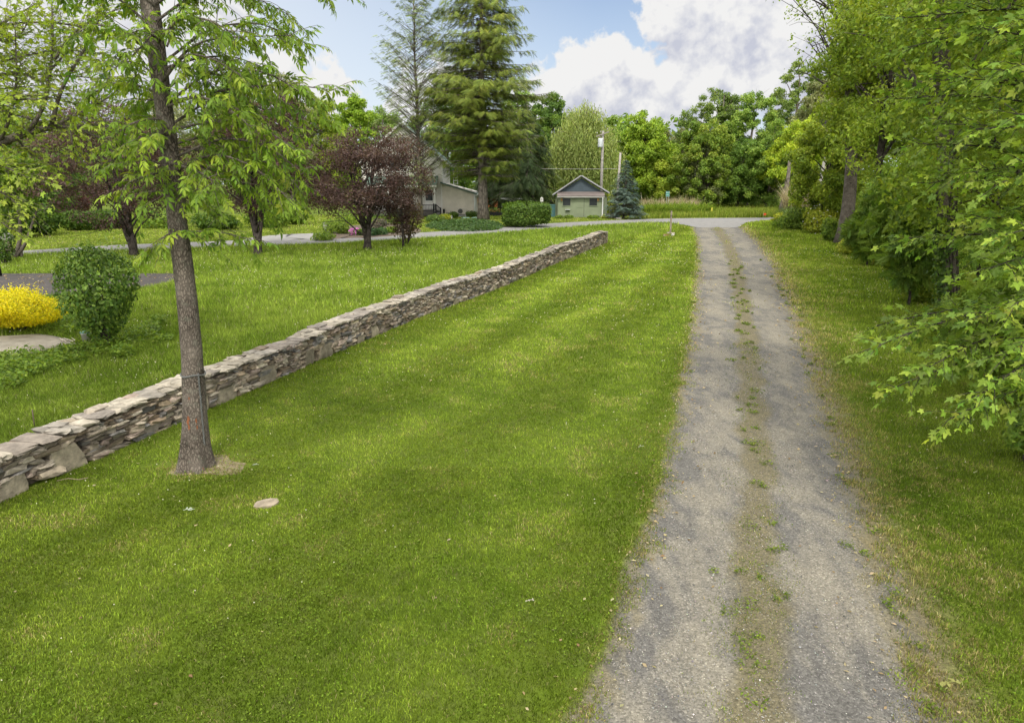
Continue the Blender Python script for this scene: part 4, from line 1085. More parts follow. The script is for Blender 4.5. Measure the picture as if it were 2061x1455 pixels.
# --- maple whose limbs reach in at the far left
r = np.random.default_rng(5); YM = 16.0; B = gy(-210, YM)
root = empty('maple_tree', B); tag(root, 'light green maple reaching in from the left edge with grey forked limbs', 'tree'); tb = MB(); cm = MB()
tb.tube(path_px([(-212, 760, YM), (-210, 600, YM), (-205, 400, YM), (-190, 200, YM), (-170, 0, YM), (-150, -250, YM), (-140, -450, YM)], B), [.36, .29, .26, .23, .19, .12, .04], 12)
ML = [([(-205, 400, 0), (-60, 312, 0), (30, 275, 0), (110, 252, .1), (150, 255, .2), (205, 280, .3)], .13, .35), ([(-200, 330, 0), (-60, 205, .3), (0, 219, .3), (60, 238, .2), (105, 252, .1)], .10, .75),
      ([(60, 262, 0), (90, 215, 0), (103, 140, .1), (108, 60, .2), (100, -40, .3)], .05, .2), ([(105, 250, 0), (118, 190, -.1), (150, 130, -.2), (190, 70, -.3), (210, 0, -.3)], .05, .2), ([(110, 252, 0), (170, 225, .3), (230, 190, .5), (262, 150, .6)], .04, .2),
      ([(140, 255, 0), (146, 290, -.1), (148, 315, -.1)], .025, .3), ([(150, 255, 0), (210, 250, .5), (260, 270, .8)], .03, .2), ([(0, 285, 0), (20, 240, -.5), (35, 160, -.8), (30, 60, -1)], .05, .2), ([(-190, 200, 0), (-90, 110, .5), (0, 50, .8), (70, 10, 1)], .07, .25), ([(-180, 100, 0), (-90, 20, -.5), (20, -30, -.8), (120, -60, -.9)], .06, .25),
      ([(-200, 350, 0), (-100, 330, -1.2), (0, 330, -1.8), (60, 360, -2.0)], .05, .35), ([(-200, 380, 0), (-100, 370, -1.5), (-20, 370, -2.2), (35, 410, -2.4)], .05, .4), ([(-203, 395, 0), (-120, 390, -2), (-40, 420, -2.6), (25, 462, -2.8)], .045, .45), ([(-200, 300, 0), (-80, 250, -1), (20, 200, -1.5), (80, 200, -1.6)], .05, .3), ([(-190, 190, 0), (-60, 140, 1), (60, 110, 1.5), (130, 100, 1.7)], .05, .3),
      ([(-195, 250, 0), (-80, 180, .9), (30, 140, 1.3), (90, 170, 1.5)], .05, .3), ([(30, 275, 0), (60, 310, .5), (105, 335, .7)], .03, .2), ([(-180, 120, 0), (-80, 60, 0), (30, 90, 0), (60, 40, .1)], .05, .3), ([(205, 280, .3), (230, 275, .4), (250, 300, .5)], .02, .1), ([(110, 120, 0), (150, 60, .1), (230, 20, .2), (280, 10, .3)], .03, .1),
      ([(-190, 150, 0), (-60, 60, 1.2), (80, 40, 1.8), (200, 60, 2.0), (270, 90, 2.1)], .05, .4), ([(-190, 210, 0), (-40, 150, 1.6), (100, 150, 2.2), (220, 160, 2.4)], .05, .4), ([(-195, 260, 0), (-40, 200, 1.8), (80, 190, 2.4), (190, 220, 2.6)], .05, .4), ([(103, 140, .1), (140, 100, .5), (190, 110, .9)], .03, .1)]
for L, r0, f0 in ML:
    pth = path_px([(x, y, YM + d) for x, y, d in L], B); leafy_limb(r, tb, cm, pth, r0, [(.15, .21, .025), (.24, .31, .036), (.34, .41, .06)], T_MAPLE, .125, f0=f0 * .8, gap=.05, twig=(.4, 1.4), per=6, droop=.4, spread=1.0, up=.18, twig_r=.007, vert=.55)
for k in range(26):
    z = r.uniform(5, 12); a = r.uniform(0, 6.28); Ln = r.uniform(2, 4.4); st = np.array([.1, 0, z]); leafy_limb(r, tb, cm, curve(st, st + np.array([math.cos(a) * Ln, math.sin(a) * Ln, Ln * .4]), .05, 6, r), .06, G_MAP, T_MAPLE, .17, gap=.25, twig=(.5, 1.2), per=5)
tb.build('trunk', M['bark'], root); cm.build('crown', M['leaf'], root)

# --- big-leaved maple leaning in from the right edge
r = np.random.default_rng(15); YR = 8.6; B = gy(2330, YR)
root = empty('maple_tree', B); tag(root, 'large maple with broad five-lobed leaves overhanging the verge at the right edge', 'tree'); tb = MB(); cm = MB()
tp = np.array([(0, 0, -.2), (0, 0, .3), (.05, 0, 2), (.1, .05, 4), (.1, .1, 6), (.15, .2, 8.5), (.2, .3, 12)]); tb.tube(tp, [.34, .27, .23, .21, .18, .13, .03], 12)
ENDS = [(1745, 705, 8.2), (1765, 655, 9.0), (1800, 780, 7.8), (1860, 745, 7.6), (1912, 842, 7.2), (1965, 800, 6.9), (1840, 660, 8.6), (1935, 700, 7.8), (1960, 640, 7.4), (2020, 720, 6.8), (1990, 540, 7.4), (2045, 610, 6.9),
        (1825, 480, 9.4), (1970, 440, 7.9), (2035, 470, 7.1), (1870, 370, 9.0), (1940, 350, 8.2), (2010, 370, 7.4), (2060, 330, 7.0), (1840, 290, 9.6), (1900, 250, 8.8), (1965, 260, 8.0), (2040, 230, 7.2), (1800, 200, 10.0), (1870, 160, 9.2), (1935, 160, 8.4), (2000, 140, 7.8), (2055, 130, 7.2),
        (1830, 95, 9.8), (1900, 60, 9.0), (1970, 60, 8.2), (2040, 40, 7.5), (1790, 40, 10.4), (1860, -20, 9.6), (1950, -40, 8.6), (2030, -50, 7.8), (1990, 690, 7.8), (2050, 540, 7.6), (2010, 620, 8.2), (2050, 780, 7.0), (1940, 740, 8.0), (2045, 420, 8.0)]
for ex_, ey_, eY in ENDS:
    e = at(ex_, ey_, eY) - B; z0 = np.clip(e[2] * .75 + r.uniform(-.3, .9), .9, 9); st = np.array([np.interp(z0, tp[:, 2], tp[:, q]) for q in range(3)])
    low_l = ey_ > 640
    pth = curve(st, e, .10 if not low_l else .12, 9, r, .02)
    leafy_limb(r, tb, cm, pth, .03, G_MAP, T_MAPLE, .112, f0=.3 if not low_l else .42, gap=.066, twig=(.28, .65), per=6, droop=.42, spread=.95, up=.08, flat=.5, vert=.35, jit=.22, wood=(.06, .05, .04))
for k in range(48):  # extra limbs outside the view, added to shade the verge below
    z = r.uniform(4.6, 10.5); a = r.uniform(2.1, 5.1); Ln = r.uniform(2.2, 4.6); st = np.array([np.interp(z, tp[:, 2], tp[:, q]) for q in range(3)]); leafy_limb(r, tb, cm, curve(st, st + np.array([math.cos(a) * Ln, math.sin(a) * Ln, Ln * .25]), .06, 7, r),   .03, G_MAP, T_MAPLE, .20, gap=.12, twig=(.4, 1.0), per=7, vert=.3, wood=(.06, .05, .04))
for k in range(30):
    z = r.uniform(3, 11); a = r.uniform(-1.2, 2.2); Ln = r.uniform(1.5, 3); st = np.array([np.interp(z, tp[:, 2], tp[:, q]) for q in range(3)]); leafy_limb(r, tb, cm, curve(st, st + np.array([math.cos(a) * Ln, math.sin(a) * Ln, Ln * .35]), .05, 6, r), .03, G_MAP, T_MAPLE, .17, gap=.2, twig=(.4, .9), per=5)
tb.build('trunk', M['bark_dark'], root); cm.build('crown', M['leaf'], root)

# ------------------------------------------------------------------ woods on the right
def btree(name, label, px, Y, ytop, hwpx, pal, seed, **kw):
    b = gy(px, Y); return crown_tree(name, label, b, zt(ytop, Y), hwpx / ppm(Y), pal, seed, **kw)
G_WD = _adj(G_MID, (1.22, 1.1, .9))
WOODS = 'trees of the woods along the right of the drive'
# leaning trunk with a pale scar at its foot
b = gp(1697, 490); Yb = b[1]
LP_ = path_px([(1694, 497, Yb), (1701, 460, Yb), (1707, 420, Yb), (1711, 380, Yb), (1714, 330, Yb), (1712, 250, Yb), (1708, 150, Yb), (1700, 20, Yb), (1695, -70, Yb)], b)
root = crown_tree('walnut_tree', 'leaning tree with a pale hollow scar low on its grey trunk at the woods edge', b, zt(-90, Yb), 100 / ppm(Yb), [(.12, .175, .012), (.205, .265, .016), (.30, .345, .025)], 301, n_clump=90, per=300, leaf=.24, cb=.26, rc=(.15, .26), limbs=20, tmpl=T_FOLD, bark='bark', group=WOODS, shape=.1, irregular=.3, lean=(1.6, 0), tpath=(LP_, [.62, .47, .42, .40, .37, .31, .24, .14, .05]))
sc = MB(); c = at(1694, 487, Yb) - b; th = np.linspace(0, 2 * math.pi, 14, endpoint=False); V = [c + np.array([math.cos(t) * .13, -.60 + .03 * abs(math.cos(t)), .05 + math.sin(t) * .30]) for t in th] + [c + np.array([0, -.64, .05])]
sc.add(V, [np.array([(i, (i + 1) % 14, 14) for i in range(14)])], (.36, .35, .31), True); sc.build('scar', M['wood'], root)
btree('sparse_tree', 'tall thin-leaved tree with bare dark limbs spreading against the sky right of the clouds', 1660, 60, -190, 172, G_WD, 302, n_clump=230, per=11, leaf=.26, cb=.33, trunk_r=.34, rc=(.06, .13), limbs=95, bark='bark_dark', group=WOODS, hollow=.25, irregular=.3, shape=-.2)
btree('woodland_tree', 'dark-trunked tree just right of the leaning trunk at the woods edge', 1752, 41, -110, 150, G_WD, 303, n_clump=110, per=260, leaf=.22, cb=.25, trunk_r=.3, rc=(.15, .26), tmpl=T_FOLD, bark='bark_dark', group=WOODS, limbs=18, shape=.1)
btree('woodland_tree', 'broad tree deep in the woods between the leaning trunk and the ivy trunk', 1850, 34, -200, 190, G_WD, 304, n_clump=120, per=270, leaf=.19, cb=.2, trunk_r=.26, rc=(.15, .26), tmpl=T_FOLD, bark='bark_dark', group=WOODS, limbs=18, shape=.1)
# ivy-clad trunk
b = gp(1908, 655); Yb = b[1]; YI = Yb
P = path_px([(1912, 668, Yb), (1910, 640, Yb), (1908, 560, Yb), (1903, 470, Yb), (1905, 380, Yb), (1908, 290, Yb), (1900, 200, Yb), (1893, 100, Yb), (1890, 0, Yb), (1885, -200, Yb)], b)
root = crown_tree('woodland_tree', 'thick trunk wrapped in ivy and hanging vines behind the large maple leaves', b, 15.5, 4.6, G_WD, 305, n_clump=100, per=240, leaf=.15, cb=.40, rc=(.15, .26), tmpl=T_FOLD, bark='bark', group=WOODS, limbs=14, shape=0, tpath=(P, [.34, .29, .27, .26, .26, .245, .23, .22, .19, .1]))
tb = MB()
r = np.random.default_rng(4)
for k in range(9):       # vines
    a0 = r.uniform(-1.5, 1.2); zz = np.linspace(r.uniform(0, 1.2), r.uniform(3, 5.5), 14); a = a0 + np.cumsum(r.normal(0, .16, 14)); cx_ = np.interp(zz, P[:, 2], P[:, 0]); cy_ = np.interp(zz, P[:, 2], P[:, 1]); rr = np.interp(zz, P[:, 2], [.34, .29, .27, .26, .26, .245, .23, .22, .19, .1]) + .02
    tb.tube(np.stack([cx_ + np.sin(a) * rr, cy_ - np.cos(a) * rr, zz], -1), r.uniform(.012, .025), 5)
tb.build('vines', M['bark_dark'], root)
iv = MB(); n = 900; zz = r.uniform(.0, 3.4, n) ** 1.0; a = r.normal(-1.15, .5, n); rr = .28 + np.abs(r.normal(0, .10, n)); rr += .10 * np.exp(-zz)
PI_ = np.stack([np.interp(zz, P[:, 2], P[:, 0]) + np.sin(a) * rr, np.interp(zz, P[:, 2], P[:, 1]) - np.cos(a) * rr, zz], -1); outw = np.stack([np.sin(a), -np.cos(a), np.full(n, .35)], -1)
iv.leaves((np.array([(0, 0, 0), (.5, .2, 0), (.3, .6, .05), (0, 1, -.05), (-.3, .6, .05), (-.5, .2, 0)]), [np.array([(0, 1, 2, 3, 4, 5)])]), PI_, unit(r.normal(0, .5, (n, 3)) + [0, 0, -1]), unit(outw + r.normal(0, .35, (n, 3))), r.uniform(.07, .13, n), palette(r, n, G_DRK, .15))
o = iv.build('ivy', M['gloss_leaf']); o.location = tuple(b); tag(o, 'dark glossy ivy climbing the left side of the thick trunk', 'ivy')
for px, Y, yt, hw_, sd_, lab in [(1985, 25, -200, 230, 306, 'dense tree behind the large maple, right of the ivy trunk'), (2110, 19, -300, 330, 307, 'close-grown tree at the very right edge behind the maple limbs'), (2010, 44, -120, 170, 308, 'tall tree farthest back in the woods behind the ivy trunk'),
                                  (1652, 56, 240, 78, 309, 'low bushy tree at the far left end of the woods'), (1905, 60, -90, 140, 310, 'tall tree at the back of the woods above the undergrowth')]:
    btree('woodland_tree', lab, px, Y, yt, hw_, G_WD if sd_ != 309 else _adj(G_WD, (1.15, 1.1, 1.1)), sd_, n_clump=105, per=230 if Y > 30 else 280, leaf=.24 if Y > 30 else .16, cb=.12, rc=(.15, .27), tmpl=T_FOLD if Y < 50 else T_QUAD, bark='bark_dark', group=WOODS, shape=.1)
# saplings and undergrowth
for px, Y, yt, hw_, sd_, lab in [(1795, 31, 330, 75, 320, 'bright leafy sapling with drooping leaflets between the two big trunks'), (1745, 36, 395, 40, 321, 'small bright sapling hugging the right side of the leaning trunk'), (1828, 25, 360, 58, 322, 'leafy sapling just left of the ivy trunk'), (2035, 13.5, 560, 130, 323, 'shadowed sapling low behind the maple limbs at the right edge'), (2010, 17.5, 380, 95, 324, 'sapling growing right of the ivy trunk')]:
    btree('sapling', lab, px, Y, yt, hw_, [(.07, .13, .016), (.125, .20, .024), (.19, .265, .035)] if sd_ in (320, 321, 322) else G_MID, sd_, n_clump=42, per=34, leaf=.5 if Y > 20 else .36, cb=.08, tmpl=T_ASH, bark='bark_dark', group='saplings under the woods', low=.1, shape=.25, trunk_r=.05)
BR = 'bushes along the foot of the woods'
for px, py, w_, h_, sd_, lab, pal in [(1612, 462, 46, 38, 340, 'grey-green leafy bush at the bend where the verge meets the road', G_MID), (1650, 470, 42, 45, 341, 'white-flecked bush left of the leaning trunk', G_YEL), (1668, 486, 20, 42, 342, 'dark bush hugging the foot of the leaning trunk', G_MID), (1735, 512, 45, 40, 343, 'low bramble right of the leaning trunk foot', G_YEL),
                                      (1800, 530, 50, 48, 344, 'low green bramble in the middle of the woods edge', G_YEL), (1838, 565, 40, 48, 345, 'taller weedy bush left of the ivy trunk', G_YEL), (1830, 460, 60, 70, 346, 'dark shaded bush between the bramble and the sapling', G_MID), (1960, 680, 60, 110, 347, 'leafy bush at the foot right of the ivy trunk', G_MID), (2060, 800, 90, 170, 348, 'small-leaved bush in deep shade at the right edge', G_MID), (1780, 495, 55, 70, 349, 'dense bush behind the low bramble', G_MID), (1690, 462, 55, 60, 350, 'dark bush behind the leaning trunk', G_MID), (2075, 930, 90, 150, 351, 'small-leaved low bush at the bottom right corner of the woods', G_MID), (1875, 610, 52, 70, 353, 'bramble spilling onto the verge in front of the ivy trunk', G_WD), (1935, 680, 48, 80, 354, 'weedy bush right beside the ivy trunk foot', G_WD), (1995, 745, 60, 120, 355, 'leafy bush under the lowest maple limbs', G_MID), (1900, 540, 70, 130, 356, 'tall thicket behind the ivy trunk', G_WD), (1985, 600, 80, 190, 357, 'tall thicket right of the ivy trunk', G_MID), (1765, 475, 60, 120, 358, 'tall thicket behind the brambles between the two big trunks', G_WD), (2060, 660, 90, 240, 359, 'tall dark thicket at the right edge behind the maple limbs', G_MID), (1575, 447, 22, 16, 352, 'lowest bush of the verge beside the road', G_YEL)]:
    b = gp(px, py); k_ = ppm(b[1])
    bush('bush', lab, b, w_ / k_, w_ / k_ * .8, h_ / k_, pal, sd_, n=4200, leaf=.06 + .003 * b[1], z_c=.38, group=BR, lump=.55, shell=.32, stems=6, shoots=26, tmpl=T_FOLD)
# white blossom on the flecked bush
r = np.random.default_rng(8); b = gp(1655, 470); q = MB(); n = 160; k_ = ppm(b[1])
P = b + np.stack([r.normal(0, 18, n) / k_, -r.uniform(.2, 1.0, n) * 30 / k_, np.abs(r.normal(18, 12, n)) / k_], -1)
q.leaves((octv, octf), P, np.tile([1., 0, 0], (n, 1)), np.tile([0, 0, 1.], (n, 1)), r.uniform(.05, .12, n), np.tile([.6, .6, .55], (n, 1))); tag(q.build('blossoms', M['petal']), 'white blossoms scattered over the bush left of the leaning trunk', 'blossoms', kind='stuff')
# ------------------------------------------------------------------ yard on the left
b = gp(216, 696); k_ = ppm(b[1]); YB = b[1]
bush('round_shrub', 'round clipped dark green glossy shrub on a short stem beside the stone slab', b, 70 / k_, 70 / k_, 200 / k_, [(.045, .095, .012), (.095, .17, .022), (.19, .28, .045)], 400, n=5600, leaf=.105, z_c=.56, mat='gloss_leaf',
     tmpl=(np.array([(0, 0, 0), (.26, .3, .03), (.24, .7, .0), (0, 1, -.12), (-.24, .7, 0), (-.26, .3, .03)]), [np.array([(0, 1, 2, 3, 4, 5)])]), lump=.26, shell=.13, shoots=36, stems=7, droop=.9, prof=[(0, 1.0), (.12, .85), (.25, .92), (.42, 1.04), (.55, 1.06), (.72, 1.04), (.88, .95), (1, .8)])
b = gp(38, 668); k_ = ppm(b[1])
bush('golden_shrub', 'bright golden yellow mounded shrub cut off by the left edge', b, 84 / k_, 90 / k_, 86 / k_, [(.34, .34, .008), (.62, .54, .010), (.78, .68, .03)], 401, n=13000, leaf=.075, z_c=.42, lump=.34, shell=.15, shoots=90, stems=5, droop=-.5)
def weeds(name, label, spots, pal, seed, leaf=.07, h=.25, n=60):
    r = np.random.default_rng(seed); m = MB(); P = []
    for px, py, rad in spots:
        c = gp(px, py); k = ppm(c[1]); a = r.uniform(0, 6.28, n); q = np.sqrt(r.random(n)) * rad / k
        p = np.stack([c[0] + q * np.cos(a), c[1] + q * np.sin(a) * 1.2, np.zeros(n)], -1); p[:, 2] = gz(p[:, 1]) + r.uniform(.03, h, n) * r.uniform(.5, 1.1); P.append(p)
    P = np.concatenate(P); k = np.ones(len(P), bool)
    P = P[k]; n = len(P)
    m.leaves(T_FOLD, P, unit(r.normal(0, 1, (n, 3)) * [1, 1, .5] + [0, 0, .1]), unit(r.normal(0, .5, (n, 3)) + [0, 0, 1]), leaf * r.uniform(.6, 1.4, n), palette(r, n, pal, .15)); o = m.build(name, M['leaf']); tag(o, label, 'weeds', kind='stuff'); return o
weeds('weeds', 'broad-leaved weeds round the stone slab and the foot of the round shrub', [(20, 735, 45), (60, 738, 40), (110, 722, 35), (0, 728, 50), (140, 712, 25), (135, 662, 30), (120, 650, 26), (155, 670, 22), (290, 680, 32), (265, 690, 30), (300, 665, 22), (190, 705, 28), (225, 712, 35), (160, 640, 20), (40, 725, 40), (-30, 740, 60), (320, 655, 15), (0, 755, 40), (90, 748, 30), (30, 760, 40), (150, 728, 25), (330, 690, 18), (250, 720, 20), (20, 780, 30)], G_MID, 61, .10, .30, 260)
r = np.random.default_rng(62); tw_ = []
for k in range(150):
    yv = 4.2 + 34 * r.random() ** 1.3; uu = r.choice([r.normal(.51, .07), r.normal(1.04, .06), r.normal(1.12, .1), r.normal(-.02, .03)], p=[.5, .2, .22, .08]); xv = xl(yv) * (1 - uu) + xr(yv) * uu
    tw_.append((xv, yv, r.lognormal(0, .5) * .055))
tm = MB()
for xv, yv, rd in tw_:
    n = int(10 + rd * 420); a_ = r.uniform(0, 6.28, n); q_ = rd * np.sqrt(r.random(n)) * 1.3; P = np.stack([xv + q_ * np.cos(a_), yv + q_ * np.sin(a_), np.zeros(n)], -1); P[:, 2] = gz(P[:, 1]) + .02 + r.uniform(0, .05, n)
    tm.leaves(T_FOLD, P, unit(r.normal(0, 1, (n, 3)) * [1, 1, .5]), unit(r.normal(0, .5, (n, 3)) + [0, 0, 1]), (.022 + .0016 * yv) * r.uniform(.6, 1.4, n), palette(r, n, [(.07, .115, .01), (.12, .18, .018), (.19, .22, .035)], .2))
tag(tm.build('track_plants', M['leaf']), 'small leafy weeds rooted along the middle of the drive and its edges', 'weeds', kind='stuff')

# white bucket with green rim
b = gp(176, 690); o = empty('bucket', b); tag(o, 'white plastic bucket with a green lid half hidden by the round shrub', 'bucket')
q = MB(); q.lathe([(.0, 0), (.105, 0), (.135, .27), (.142, .27), (.142, .29), (.13, .29)], 20, (.55, .53, .48)); q.build('body', M['paint'], o)
q = MB(); q.lathe([(.0, .292), (.148, .292), (.148, .325), (.12, .33), (.0, .322)], 20, (.10, .22, .17)); q.build('lid', M['paint'], o)
# thin white slats on the slab
r = np.random.default_rng(3)
for k in range(5):
    c = gp(124 + k * 6, 687 + (k % 2) * 2); o = MB(); o.box(-.24, .24, -.012, .012, .045 + .004 * k, .06 + .004 * k, (.45, .40, .32)); o = o.build('slat', M['wood']); o.location = tuple(c); o.rotation_euler = (0, 0, R(-42 + r.uniform(-7, 7)))
    tag(o, 'thin pale wooden slat lying in a small heap at the slab corner by the bucket', 'slat', 'wooden slats by the bucket')
# flat stone in the lawn, twig, pale leaf sprig
c = STONE_B; q = MB(); a = np.linspace(0, 2 * math.pi, 11, endpoint=False); rr = np.array([.16, .175, .15, .17, .16, .14, .165, .17, .15, .165, .15])
V = [(rr[i] * math.cos(t) * 1.1, rr[i] * math.sin(t) * .85, -.03) for i, t in enumerate(a)] + [(rr[i] * math.cos(t) * 1.08, rr[i] * math.sin(t) * .83, .022 + .006 * (i % 3)) for i, t in enumerate(a)] + [(0, 0, .034)]
i = np.arange(11); q.add(V, [np.stack([i, (i + 1) % 11, (i + 1) % 11 + 11, i + 11], -1), np.stack([i + 11, (i + 1) % 11 + 11, np.full(11, 22)], -1)], (.27, .225, .165)); o = q.build('flat_stone', M['stone']); o.location = tuple(c); o.rotation_euler = (0, 0, R(25)); tag(o, 'flat pinkish-tan stone set flush in the mown lawn', 'stone')
def sprig(px, py, s_, lab, seed, col):
    r = np.random.default_rng(seed); c = gp(px, py); q = MB(); q.tube(np.array([(-s_, 0, .05), (0, .01, .06), (s_, .03, .05)]), .004, 4, col, cap=False)
    t = r.uniform(-s_, s_, 9); q.leaves(T_FOLD, np.stack([t, t * 0 + .01, t * 0 + .06], -1), unit(r.normal(0, 1, (9, 3)) * [1, 1, .3]), unit(r.normal(0, .4, (9, 3)) + [0, 0, 1]), s_ * .75, np.tile(col, (9, 1))); o = q.build('fallen_sprig', M['leaf']); o.location = tuple(c); tag(o, lab, 'leaf sprig')
sprig(380, 1033, .07, 'silvery fallen leaf sprig on the lawn left of the flat stone', 1, (.42, .46, .40)); sprig(515, 942, .045, 'small pale fallen sprig on the lawn right of the tall tree foot', 2, (.36, .4, .33)); sprig(1290, 905, .05, 'small pale fallen sprig on the lawn near the drive edge', 3, (.34, .36, .28)); sprig(1065, 1218, .035, 'tiny whitish sprig alone in the middle of the near lawn', 4, (.45, .42, .36))
sprig(1910, 1385, .09, 'yellowish fallen sprig on the verge at the bottom right', 5, (.30, .30, .10))
q = MB(); q.tube(path_px([(0, 0, 8)] * 0 + [], 0) if False else np.array([(-.2, 0, .05), (-.05, .02, .07), (.1, -.01, .055), (.22, .03, .06)]), .006, 5, (.22, .17, .12)); o = q.build('fallen_twig', M['wood']); o.location = tuple(gp(145, 972)); o.rotation_euler = (0, 0, R(8)); tag(o, 'thin bare fallen twig on the lawn close to the wall at the left', 'twig')
q = MB(); q.tube(np.array([(0, 0, 0), (.01, 0, .18), (.015, 0, .36)]), .010, 6, (.12, .09, .07)); o = q.build('garden_stake', M['wood']); o.location = tuple(gp(70, 862)); tag(o, 'short thin dark stake standing in the meadow behind the wall', 'stake')

# --- mailbox on a post, black lamp post, with ivy-grown corner
b = gp(21, 517); k_ = ppm(b[1]); o = empty('mailbox', b, R(12)); tag(o, 'weathered grey arched mailbox on a thick wooden post at the far left', 'mailbox')
q = MB(); q.box(-.17, .17, -.15, .15, -.1, 1.0, (.19, .155, .115)); q.box(-.05, .30, -.1, .1, .86, .98, (.19, .155, .115)); q.build('post', M['wood'], o)
q = MB(); th = np.linspace(0, math.pi, 10); q.prism([(-.30, 1.0), (.30, 1.0), (.30, 1.22), (.24, 1.30), (.12, 1.335), (-.12, 1.335), (-.24, 1.30), (-.30, 1.22)], -.17, .17, (.30, .29, .27)); q.build('box', M['metal'], o)
q = MB(); q.box(-.335, -.30, -.16, .16, 1.01, 1.28, (.50, .50, .48)); q.build('door', M['paint'], o)
b = gp(1, 556); o = empty('lamp_post', b); tag(o, 'black lamp post cut by the left edge with a small grey roofed lantern', 'lamp post')
q = MB(); q.tube(np.array([(0, 0, -.1), (0, 0, 1.4), (0, 0, 2.35)]), [.075, .06, .045], 10, (.012, .012, .014)); q.build('pole', M['paint'], o)
q = MB(); q.box(-.14, .14, -.14, .14, 2.35, 2.68, (.16, .16, .15)); q.build('lantern', M['glass'], o); q = MB(); q.lathe([(.0, 2.98), (.05, 2.93), (.26, 2.72), (.26, 2.68), (.0, 2.68)], 4, (.22, .22, .21)); q.build('roof', M['metal'], o)
b = gp(12, 532); k_ = ppm(b[1]); bush('ivy_bush', 'dark ivy clump swallowing the ground between lamp post and mailbox', b, 22 / k_, .5, 80 / k_, G_DRK, 405, n=1200, leaf=.14, mat='gloss_leaf')

# small forked tree behind the mailbox
b = gp(44, 520); Yb = b[1]; k_ = ppm(Yb)
root = crown_tree('yard_tree', 'small two-stemmed green tree leaning behind the mailbox', b, zt(300, Yb), 52 / k_, G_MID, 406, n_clump=46, per=150, leaf=.24, cb=.35, trunk_r=.06, lean=(.4, 0), rc=(.24, .38), limbs=10, bark='bark')
tb = MB(); tb.tube(path_px([(30, 523, Yb), (36, 500, Yb), (41, 480, Yb), (40, 450, Yb), (36, 420, Yb)], b), [.15, .12, .1, .085, .06], 8); tb.tube(path_px([(32, 520, Yb), (44, 502, Yb), (54, 485, Yb), (62, 460, Yb), (75, 420, Yb)], b), [.12, .1, .085, .07, .05], 8); tb.build('stem', M['bark'], root)

# --- three purple-leaved plum trees along the lane
PL = 'purple-leaved trees along the lane'
for px, py, yt, hw_, xo, sd_, lab in [(270, 516, 200, 152, -10, 410, 'leftmost purple-leaved tree with several dark stems behind the round shrub'), (520, 513, 184, 152, 14, 411, 'middle purple-leaved tree, its forked trunk seen under the hickory leaves'), (740, 503, 250, 138, 8, 412, 'purple-leaved tree nearest the house with a single split trunk')]:
    b = gp(px, py); k_ = ppm(b[1]); Ht = zt(yt, b[1])
    root = crown_tree('plum_tree', lab, b, Ht, hw_ / k_, PURPLE, sd_, n_clump=230, per=135, leaf=.125, cb=.20, trunk_r=.17, rc=(.11, .22), limbs=34, shape=.5, bark='bark_dark', multi=5, low=.9, hollow=.5, group=PL, irregular=.3, lean=(xo / k_, 0), squash=.5)
    tb = MB(); P = np.array([(0, 0, -.2), (0, 0, .3), (.03, 0, .8), (.05, 0, 1.25)]); tb.tube(P, [.34, .24, .21, .2], 12); tb.build('bole', M['bark_dark'], root)
b = gp(820, 492); k_ = ppm(b[1]); bush('plum_sapling', 'low purple-brown leafy sucker growing from the grass right of the plum trees', b, 38 / k_, 1, 92 / k_, [(.05, .03, .022), (.09, .06, .03), (.10, .10, .03)], 413, n=1500, leaf=.16, z_c=.62, shell=.3, lump=.3, cat='sapling')
b = gy(812, gp(740, 503)[1] + 1); k_ = ppm(b[1]); crown_tree('plum_tree', 'narrow purple-leaved tree crowding the right side in front of the porch', b, zt(325, b[1]), 34 / k_, PURPLE, 414, n_clump=44, per=90, leaf=.125, cb=.12, trunk_r=.1, rc=(.24, .4), limbs=12, bark='bark_dark', low=.9, group=PL, multi=2)

# ------------------------------------------------------------------ conifers and willow round the house
b = gp(973, 443); Yb = b[1]; k_ = ppm(Yb); Hs = zt(-150, Yb) - b[2]
fr = lambda y: (zt(y, Yb) - b[2]) / Hs
conifer('norway_spruce', 'huge dark green spruce with a bare lower trunk towering over the house', b, zt(-150, Yb), [(fr(350), 62 / k_), (fr(300), 100 / k_), (fr(240), 124 / k_), (fr(180), 128 / k_), (fr(100), 100 / k_), (fr(0), 72 / k_), (1, .3)], _adj(G_SPR, (1.6, 1.55, 1.4)), 420, whorls=112, per=6, rmin=.35, jz=2.2, droop=.16, spray=.60, n_spray=54, trunk_r=.52, z0=fr(352), hang=.6, dead=10, tip_up=.12)
conifer('spruce_tree', 'shorter dark spruce standing behind the right side of the huge spruce', gy(1060, 84), zt(205, 84), [(.05, 62 / ppm(84)), (.3, 66 / ppm(84)), (.7, 36 / ppm(84)), (1, .2)], [(.022, .04, .012), (.04, .065, .018), (.07, .10, .025)], 421, whorls=30, per=8, droop=.3, spray=.9, n_spray=16, trunk_r=.25, z0=.04, hang=.9)
conifer('spruce_tree', 'dark shaded spruce between the house wing and the clothes dryer', gy(1005, 88), zt(240, 88), [(.12, 60 / ppm(88)), (.4, 60 / ppm(88)), (1, .2)], [(.022, .04, .012), (.04, .065, .018), (.07, .10, .025)], 422, whorls=26, per=8, droop=.35, spray=.9, n_spray=16, trunk_r=.25, z0=.14, hang=.9)
Yl = 71.0; b = gy(846, Yl); k_ = ppm(Yl); Hl = zt(-75, Yl) - b[2]; fl_ = lambda y: (zt(y, Yl) - b[2]) / Hl
